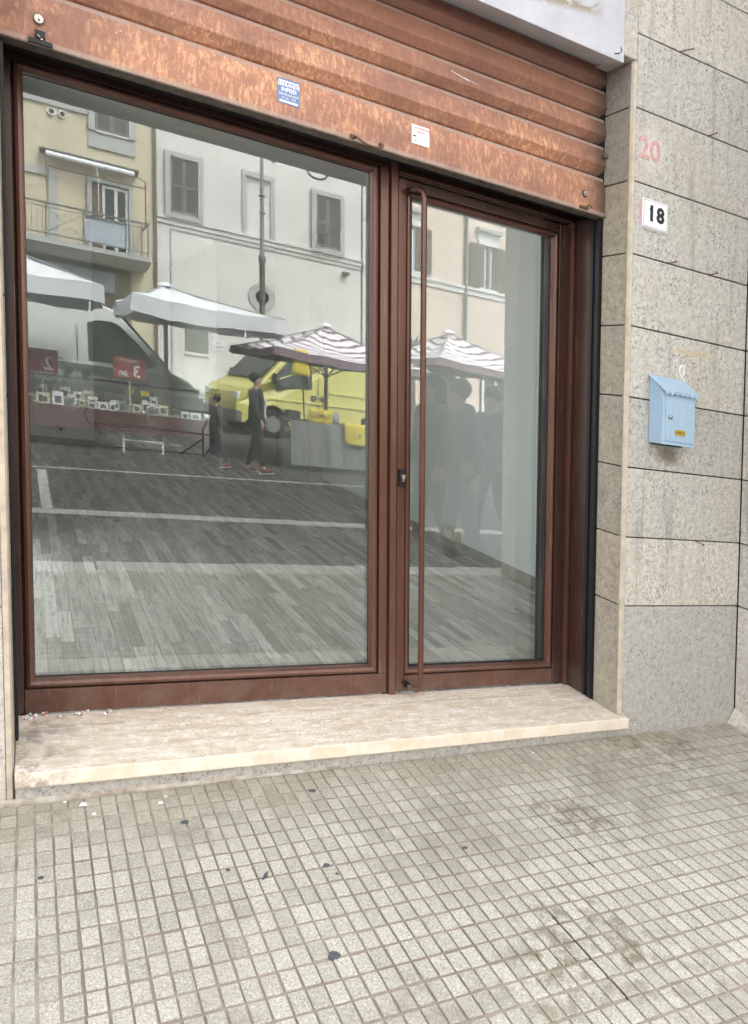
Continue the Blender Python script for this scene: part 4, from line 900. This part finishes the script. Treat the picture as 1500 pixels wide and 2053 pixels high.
umbrella('white market umbrella at the left edge of the shop glass', -1.2, 1.50, 8.7, 11.3, 2.30, 2.75, (.2, 10.0), M_CANVAS, -.12, .26)
umbrella('white market umbrella in the middle of the large window reflection', 1.93, 4.30, 9.2, 11.7, 2.30, 2.62, (2.60, 10.4), M_CANVAS, -.12, .26)
umbrella('striped pink and white market umbrella before the yellow van', 3.95, 6.75, 8.7, 11.5, 1.82, 2.40, (5.33, 10.1), M_STRIPE, -.12, .12)
umbrella('striped market umbrella reflected in the door, above the couple', 6.85, 9.6, 8.7, 11.5, 2.08, 2.70, (7.88, 10.1), M_STRIPE, -.12, .12)

# vans
def van(label, cx, cyv, yaw, mat, matline, group=None):
    r = thing('parked_van', label, 'van', cx, G2-cyv, -.12, group)
    def mb(): return MB().frame(cx, G2-cyv, -.12, yaw)
    # side profile, nose towards +x
    def arch(cx): return [(cx+.44*math.cos(t), .33+.44*math.sin(t)) for t in [math.radians(a) for a in range(0,181,20)]]
    prof = [(-2.6,.35),(-2.64,1.2),(-2.60,2.15),(-2.5,2.32),(-1,2.38),(.75,2.36),(1.05,2.28),(1.22,2.12),(1.98,1.34),(2.12,1.24),(2.42,1.12),(2.56,.98),(2.62,.75),(2.62,.45),(2.52,.30)] + arch(1.72) + [(1.2,.28),(-1.2,.28)] + arch(-1.7) + [(-2.25,.30)]
    m = mb(); n = len(prof); hw = .98
    def wid(x, z): return hw - max(0, z-1.3)*.10 - (max(0, x-2.2)*.35)
    vs = []; rings = [(-1,1.0),(1,1.0)]
    L0 = [(x,-wid(x,z),z) for x,z in prof]; L1 = [(x,wid(x,z),z) for x,z in prof]
    m.add(L0+L1, [(i,(i+1)%n,n+(i+1)%n,n+i) for i in range(n)] + [tuple(range(n))[::-1], tuple(range(n,2*n))])
    body = m.build('body', mat, r, bevel=.03)
    for s_ in (-1, 1):
        w_ = lambda z: s_*(hw - max(0, z-1.3)*.10 + .006)
        pts = [(.62,1.30),(.60,1.98),(.80,2.05),(1.05,2.05),(1.22,1.95),(1.76,1.40),(1.72,1.32),(1.45,1.20),(1.30,1.28)]
        a = [(x,w_(z),z) for x,z in pts]; b = [(x,w_(z)-s_*.02,z) for x,z in pts]; k = len(pts)
        mb().add(a+b, [tuple(range(k)), tuple(range(k,2*k))[::-1]]+[(i,(i+1)%k,k+(i+1)%k,k+i) for i in range(k)]).build('side_window', M_DARKGLASS, r)
        mb().tube([(1.18,w_(1.2)+s_*.004,1.28),(1.14,w_(2.0)+s_*.004,2.02)], .010, 6).build('window_post', M_VANTRIM, r)
        mb().box(-2.5,2.2,min(s_*hw,s_*(hw+.02)),max(s_*hw,s_*(hw+.02)),.93,.96).build('body_crease', matline, r)
        mb().box(-2.5,.2,min(s_*hw,s_*(hw+.012)),max(s_*hw,s_*(hw+.012)),1.26,1.285).build('body_crease', matline, r)
        mb().box(.50,.64,min(s_*hw,s_*(hw+.02)),max(s_*hw,s_*(hw+.02)),1.02,1.14).build('door_handle', M_VANTRIM, r)
        mb().box(.22,.36,min(s_*hw,s_*(hw+.02)),max(s_*hw,s_*(hw+.02)),1.02,1.14).build('door_handle', M_VANTRIM, r)
        mb().box(.425,.437,min(s_*(hw-.004),s_*(hw+.008)),max(s_*(hw-.004),s_*(hw+.008)),.35,1.9).build('door_seam', M_VANTRIM, r)
        mb().box(1.66,1.76,min(s_*1.0,s_*1.20),max(s_*1.0,s_*1.20),1.34,1.56).build('wing_mirror', M_VANTRIM, r, bevel=.03)
        mb().box(2.40,2.60,min(s_*.62,s_*.86),max(s_*.62,s_*.86),.84,1.02).build('headlight', M_WHITEE, r, bevel=.03)
        for x in (1.72,-1.7):
            t = mb().cyl((x,s_*.74,.33),(x,s_*.97,.33),.34,24).build('tyre', M_TYRE, r); mb().cyl((x,s_*.965,.33),(x,s_*.985,.33),.20,20).build('rim', M_RIM, t)
    mb().add([(1.24,-.80,2.15),(1.24,.80,2.15),(1.98,.86,1.38),(1.98,-.86,1.38),(1.26,-.80,2.165),(1.26,.80,2.165),(1.995,.86,1.395),(1.995,-.86,1.395)], [(4,7,6,5),(0,1,2,3),(0,4,5,1),(3,2,6,7),(0,3,7,4),(1,5,6,2)]).build('windscreen', M_DARKGLASS, r)
    mb().box(2.5,2.68,-.92,.92,.30,.58).build('front_bumper', M_VANTRIM, r, bevel=.05)
    return r
van('white van reflected behind the red price cards at the left', .90, 13.0, 0, M_VANW, M_VANTRIM)
van('yellow van parked behind the striped umbrella', 7.2, 16.0, math.pi - math.radians(13), M_VANY, M_VANLINE)

# market stall with packs, red cloth
stl = thing('market_stall', 'low market stall table with a dark red cloth', 'stall', 1.8, G2-9.5, -.12)
SY = G2-9.5
MB().box(-1.0, 3.20, SY-.9, SY, .45, .48).build('table_top', M_GREYCLOTH, stl)
cl = MB()
for i in range(42):
    x = -1.0+i*.1; a = .025*math.sin(i*1.3); b = .025*math.sin((i+1)*1.3)
    cl.add([(x,SY+.01+a*.3,.49),(x+.1,SY+.01+b*.3,.49),(x+.1,SY+.03+b,.17),(x,SY+.03+a,.17),(x,SY+.004,.49),(x+.1,SY+.004,.49),(x+.1,SY+.02+b,.17),(x,SY+.02+a,.17)], [(0,1,2,3),(7,6,5,4),(0,3,7,4),(1,5,6,2),(0,4,5,1),(3,2,6,7)])
cl.build('red_cloth', M_REDCLOTH, stl)
for x in (-.9,.3,1.82,2.40,3.1): MB().tube([(x,SY-.05,-.12),(x,SY-.05,.45)],.018,6).build('leg', M_TRIMW, stl)
MB().tube([(1.82,SY-.05,.06),(2.40,SY-.05,.06)],.014,6).build('leg_brace', M_TRIMW, stl)
MB().box(-1.0,3.2,SY-.90,SY-.86,.48,.80).build('back_board', M_GREYCLOTH, stl)
rows = [(0.56,.49,.10),(0.80,.62,.34)]
k = 0
for row, (dy, zb) in enumerate(((.10,.485),(.38,.485),(.62,.56))):
    x = .5 + row*.06
    while x < 3.1 - row*.35:
        w_ = random.uniform(.08,.18); h_ = random.uniform(.09,.20)
        if random.random() < .86:
            p = thing('packet', 'small white card packet standing on the stall among many alike', 'packet', x, SY-dy, zb, 'packets of goods on the stall')
            MB().box(x,x+w_,SY-dy-.03,SY-dy,zb,zb+h_).build('packet_card', random.choice([M_PAPER,M_WHITEPAINT,M_TRIMW,M_GREYCLOTH,M_BEIGEPL]), p)
            MB().box(x+w_*.2,x+w_*.8,SY-dy+.0005,SY-dy+.003,zb+h_*.18,zb+h_*.68).build('packet_window', random.choice([M_DARKCL,M_GREYCLOTH,M_JEANS,M_NAVY]), p)
        x += w_ + random.uniform(.01,.05)
for x in (1.92,2.16):
    single(MB().box(x,x+.13,SY-.66,SY-.63,.74,.82), 'yellow_tag', M_YELPL, 'small yellow tag at the back of the stall, nearer to the 3,00 card' if x < 2 else 'small yellow tag at the back of the stall, farther along to the walkers', 'tag', 'yellow tags on the stall')
def price(x0, x1, z0, z1, y, big, small, lab):
    r = thing('price_card', lab, 'sign', (x0+x1)/2, y, z0)
    MB().box(x0,x1,y-.012,y,z0,z1).build('card', M_REDSIGN, r)
    MB().tube([((x0+x1)/2,y-.02,.48),((x0+x1)/2,y-.02,z0+.05)],.008,6).build('card_stick', M_TRIMW, r)
    t = MB(); cx = (x0+x1)/2
    if small: t.text(big, .26, (x1-.13,y+.004,(z0+z1)/2-.05), (-1,0,0), (0,0,1), th=.002, bold=.004).text(small, .13, (x0+.15,y+.004,z0+.07), (-1,0,0), (0,0,1), th=.002, bold=.002).text('OFFERTA', .07, (cx,y+.004,z1-.06), (-1,0,0), (0,0,1), th=.002)
    else: t.text(big, .28, (cx+.08,y+.004,z0+.13), (-1,0,0), (0,0,1), th=.002, bold=.004).text('PREZZO', .06, (cx,y+.004,z1-.04), (-1,0,0), (0,0,1), th=.002)
    t.build('card_lettering', M_WHITEE, r)
price(.52, .93, .94, 1.28, SY-.15, '2', None, 'red price card with a white 2 at the left of the stall')
price(1.71, 2.18, 1.0, 1.33, SY-.25, '3', ',00', 'red price card reading 3,00 before the white van')

# bag table under the striped umbrella
tb = thing('trestle_table', 'grey-clothed table with yellow bags under the striped umbrella', 'table', 5.4, G2-9, -.12)
TY = G2-9.0
MB().box(4.3, 6.5, TY-.8, TY, .66, .69).build('table_top', M_GREYCLOTH, tb)
cl = MB()
for i in range(22):
    x = 4.3+i*.1; a = .02*math.sin(i*1.9); b = .02*math.sin((i+1)*1.9)
    cl.add([(x,TY+.012,.69),(x+.1,TY+.012,.69),(x+.1,TY+.04+b,-.02),(x,TY+.04+a,-.02),(x,TY+.004,.69),(x+.1,TY+.004,.69),(x+.1,TY+.03+b,-.02),(x,TY+.03+a,-.02)], [(0,1,2,3),(7,6,5,4),(0,3,7,4),(1,5,6,2),(0,4,5,1),(3,2,6,7)])
cl.build('table_cloth', M_GREYCLOTH, tb)
def bag(x0, x1, z0, z1, y, lab, drape=0, txt='SALDI'):
    r = thing('yellow_bag', lab, 'bag', (x0+x1)/2, y, z0); m = MB(); S = 8; n_ = 6; P = []
    for i in range(n_+1):
        t = i/n_; z = z1+(z0-z1)*t
        for j in range(S+1):
            s_ = j/S; taper = (1-drape)*1 + drape*(.80+.2*(1-t)) if drape >= 0 else (.68+.32*t)
            xx = (x0+x1)/2 + (s_-.5)*(x1-x0)*taper + .006*math.sin(7*t+j)
            P.append((xx, y+.03*math.sin(math.pi*s_)+.012*math.sin(j*2.3+i), z+.012*math.sin(j*1.9)))
    W_ = S+1; b = [(a,c-.02,d) for a,c,d in P]; q = len(P)
    m.add(P+b, [(i*W_+j,i*W_+j+1,(i+1)*W_+j+1,(i+1)*W_+j) for i in range(n_) for j in range(S)] + [(q+(i+1)*W_+j,q+(i+1)*W_+j+1,q+i*W_+j+1,q+i*W_+j) for i in range(n_) for j in range(S)]
          + [(j,q+j,q+j+1,j+1) for j in range(S)] + [(n_*W_+j+1,q+n_*W_+j+1,q+n_*W_+j,n_*W_+j) for j in range(S)] + [(i*W_,(i+1)*W_,q+(i+1)*W_,q+i*W_) for i in range(n_)] + [(i*W_+S,q+i*W_+S,q+(i+1)*W_+S,(i+1)*W_+S) for i in range(n_)])
    m.build('bag_sheet', M_YELPL, r, smooth=True)
    if txt: MB().text(txt, (x1-x0)*.26, ((x0+x1)/2,y+.05,(z0+z1)/2), (-1,0,0), (0,0,1), th=.004).build('bag_lettering', M_GREYCLOTH, r)
bag(4.64, 5.07, .69, .92, TY-.1, 'yellow printed bag propped on the grey table', 0, 'TUTTO')
bag(5.20, 5.64, .38, .76, TY+.06, 'yellow printed bag hanging over the table edge', .9, 'A 5')
bag(4.24, 4.55, 1.42, 1.84, G2-8.75, 'yellow shirt hanging from the striped umbrella', -1, None)
single(MB().tube([(4.42,G2-8.76,1.42),(4.46,G2-8.78,.72)],.012,6), 'cord', M_SHUTB, 'dark cord hanging below the yellow shirt', 'cord')
single(MB().ball((5.12,TY-.12,.80),.07,.06,.11), 'bottle', M_SIGNBL, 'pale plastic bottle between the yellow bags', 'bottle')
for x, w_, lb in ((5.75,.3,'folded dark clothes behind the hanging yellow bag'),(6.1,.25,'folded dark clothes at the far right of the grey table'),(4.35,.2,'folded dark clothes at the left end of the grey table')): single(MB().box(x,x+w_,TY-.5,TY-.2,.69,.84), 'cloth_pile', M_DARKCL, lb, 'clothes', 'clothes piles on the grey table', bevel=.03)

# agave in a pot by the pink house
ag = thing('agave_plant', 'spiky agave in a pot showing above the striped umbrella', 'plant', 8.6, G2-13, -.12)
MB().tube([(8.6,G2-13,-.12),(8.6,G2-13,.5)],[.3,.4],14).build('pot', M_ROOF, ag)
MB().tube([(8.6,G2-13,.5),(8.6,G2-13,2.3)],[.10,.07],8).build('stem', M_SHUTB, ag)
for k in range(18):
    a = k*2.4; t = .35+.5*random.random(); L_ = random.uniform(.5,.8)
    d = Vector((math.cos(a)*math.cos(t+.3), math.sin(a)*math.cos(t+.3), math.sin(t+.3))); p = Vector((8.6,G2-13,2.3)); s_ = d.cross(Vector((0,0,1))).normalized()*.05
    q = p + d*L_*.5 + Vector((0,0,.03)); e = p + d*L_
    MB().add([tuple(p-s_*.6),tuple(p+s_*.6),tuple(q+s_),tuple(q-s_),tuple(e),tuple(q-Vector((0,0,.03)))], [(0,1,2,3),(3,2,4),(0,5,1),(1,5,2),(3,5,0),(2,5,4),(5,3,4)]).build('leaf', M_LEAF, ag)

# ------------------------------------------------------------------ people
def skin(name, joints, edges, mat, parent, root_i=0, sub=1):
    bm = bmesh.new(); ly = bm.verts.layers.skin.verify(); vs = []
    for i, (p, r) in enumerate(joints):
        v = bm.verts.new(p); rr = r if isinstance(r, tuple) else (r, r); v[ly].radius = rr; v[ly].use_root = (i == root_i); vs.append(v)
    for a, b in edges: bm.edges.new((vs[a], vs[b]))
    me = bpy.data.meshes.new(name); bm.to_mesh(me); bm.free(); me.materials.append(mat)
    o = bpy.data.objects.new(name, me); COL.objects.link(o); o.parent = parent
    m = o.modifiers.new('skin', 'SKIN'); m.use_smooth_shade = True
    s = o.modifiers.new('sub', 'SUBSURF'); s.levels = sub; s.render_levels = sub
    return o
def local(mb, name, mat, parent, smooth=True):
    me = mb.mesh(name, mat, (0,0,0), slope=False)
    if smooth:
        for p in me.polygons: p.use_smooth = True
    o = bpy.data.objects.new(name, me); COL.objects.link(o); o.parent = parent; return o
def person(label, x, yv, zg, H, yaw, top, legs, hair, stride=.25, long_hair=False, arm=.15, lean=0.0, group=None, coat=.0, shoes=M_DARKCL, hood=False):
    r = bpy.data.objects.new('person', None); COL.objects.link(r); r.location = (x, G2-yv, wz(x, zg)); r.rotation_euler = (0,0,yaw); tag(r, label, 'person', group)
    k = H/1.75
    def S(L): return [((p[0]*k+lean*max(0,p[2]-.9)*k, p[1]*k, p[2]*k), rr*k if not isinstance(rr, tuple) else (rr[0]*k, rr[1]*k)) for p, rr in L]
    st = stride
    J_ = [((0,0,.95),.115),((.01,0,1.12),.105),((.0,0,1.34),.125),((.01,0,1.47),.06),((.03,0,1.53),.062),((.035,0,1.60),.086),((.02,0,1.68),.088)]
    E_ = [(0,1),(1,2),(2,3),(3,4),(4,5),(5,6)]
    for s_ in (-1,1):
        b = len(J_); a = arm*s_
        J_ += [((0,s_*.17,1.40),.058),((a*.5-.02,s_*.225,1.14),.042),((a+.05,s_*.22,.93),.028),((a+.075,s_*.215,.87),.030)]
        E_ += [(2,b),(b,b+1),(b+1,b+2),(b+2,b+3)]
        h = b+3
        for f in range(4):
            c = len(J_); J_.append(((a+.085-.004*f,s_*(.19+.016*f),.80+.006*abs(f-1)),.009)); J_.append(((a+.075,s_*(.187+.016*f),.765+.008*abs(f-1)),.008)); E_ += [(h,c),(c,c+1)]
        c = len(J_); J_.append(((a+.115,s_*.20,.845),.010)); J_.append(((a+.125,s_*.195,.815),.009)); E_ += [(h,c),(c,c+1)]
        b = len(J_); l = st*s_
        J_ += [((0,s_*.09,.88),.088),((l*.45+.04,s_*.095,.49),.056),((l-.02,s_*.095,.09),.038),((l+.10,s_*.10,.035),.034)]
        E_ += [(0,b),(b,b+1),(b+1,b+2),(b+2,b+3)]
    body = skin('body', S(J_), E_, M_SKIN, r)
    C_ = [((0,0,.84-coat),(.155,.19)),((0,0,.96),(.150,.175)),((.01,0,1.14),.15),((0,0,1.34),.165),((.01,0,1.475),(.075,.085)),((.015,0,1.505),.066)]; F_ = [(0,1),(1,2),(2,3),(3,4),(4,5)]
    for s_ in (-1,1):
        b = len(C_); a = arm*s_; C_ += [((0,s_*.18,1.395),.088),((a*.5-.02,s_*.235,1.14),.068),((a+.047,s_*.222,.925),.044)]; F_ += [(3,b),(b,b+1),(b+1,b+2)]
    skin('jacket', S(C_), F_, top, r)
    T_ = [((0,0,.96),.14)]; F_ = []
    for s_ in (-1,1):
        b = len(T_); l = st*s_; T_ += [((0,s_*.09,.86),.108),((l*.45+.04,s_*.095,.49),.076),((l-.02,s_*.095,.11),.056)]; F_ += [(0,b),(b,b+1),(b+1,b+2)]
    skin('trousers', S(T_), F_, legs, r)
    for s_ in (-1,1):
        l = st*s_; q = MB().tube([((l-.07)*k,s_*.096*k,.05*k),((l+.03)*k,s_*.098*k,.055*k),((l+.15)*k,s_*.10*k,.035*k)],[.045*k,.048*k,.030*k],10)
        sh_ = local(q, 'shoe', shoes, r); local(MB().box((l-.10)*k,(l+.17)*k,(s_*.098-.045)*k,(s_*.098+.045)*k,.0,.018*k), 'shoe_sole', M_SHOEW if shoes is M_SHOE else M_INK, sh_, False)
    hz = lean*.78*k
    hm = MB().ball((-.012*k+hz,0,1.668*k),.108*k,.100*k,.100*k,16,10)
    if long_hair: hm.ball((-.045*k+hz,0,1.56*k),.075*k,.105*k,.17*k,14,10)
    local(hm, 'hair', hair, r)
    fc = MB().ball((.112*k+hz,0,1.612*k),.016*k,.012*k,.020*k,8,6)
    local(fc, 'nose', M_SKIN, body)
    local(MB().ball((.098*k+hz,-.03*k,1.64*k),.008*k,.011*k,.007*k,8,5).ball((.098*k+hz,.03*k,1.64*k),.008*k,.011*k,.007*k,8,5), 'eyes', M_HAIR, body)
    local(MB().ball((.103*k+hz,0,1.578*k),.006*k,.022*k,.005*k,8,5), 'mouth', M_STENCIL, body)
    if hood: local(MB().ball((-.07*k+hz,0,1.47*k),.085*k,.12*k,.07*k,14,8), 'hood', M_NAVY, r)
    return r
PI = math.pi
wk = person('person with dark hair and dark clothes walking along mid street in red shoes', 3.55, 8.35, -.12, 1.50, PI*.15, M_DARKCL, M_DARKCL, M_HAIR, stride=.16, shoes=M_SHOE, arm=.08)
local(MB().tube([(.02,-.20,1.18),(.10,-.235,1.05),(.07,-.24,.85),(.10,-.26,.70)], [.02,.03,.035,.05], 8), 'pale_strap_bag', M_WHITEPAINT, wk)
person('person in dark coat stepping along in red trainers, left of the walker', 3.02, 8.6, -.12, 1.08, PI*1.02, M_DARKCL, M_DARKCL, M_HAIR, stride=.24, shoes=M_SHOE, coat=.15)
person('woman with long dark hair and dark coat reflected in the door glass', 3.90, 3.62, -.12, 1.70, PI*.98, M_DARKCL, M_DARKCL, M_HAIR, stride=.12, long_hair=True, coat=.12, arm=.05)
mn = person('man with receding greying hair and dark hooded jacket beside the woman', 3.86, 3.02, -.12, 1.67, PI*1.03, M_DARKCL, M_JEANS, M_HAIRG, stride=.12, lean=.06, hood=True, arm=.10)
local(MB().ball((-.02,.19,1.22),.03,.012,.03,10,6), 'sleeve_badge', M_WHITEPAINT, mn)
person('person in dark clothes partly hidden behind the man, seen in the door', 4.75, 3.9, -.12, 1.68, PI*.9, M_NAVY, M_DARKCL, M_HAIR, stride=.2, arm=.12)
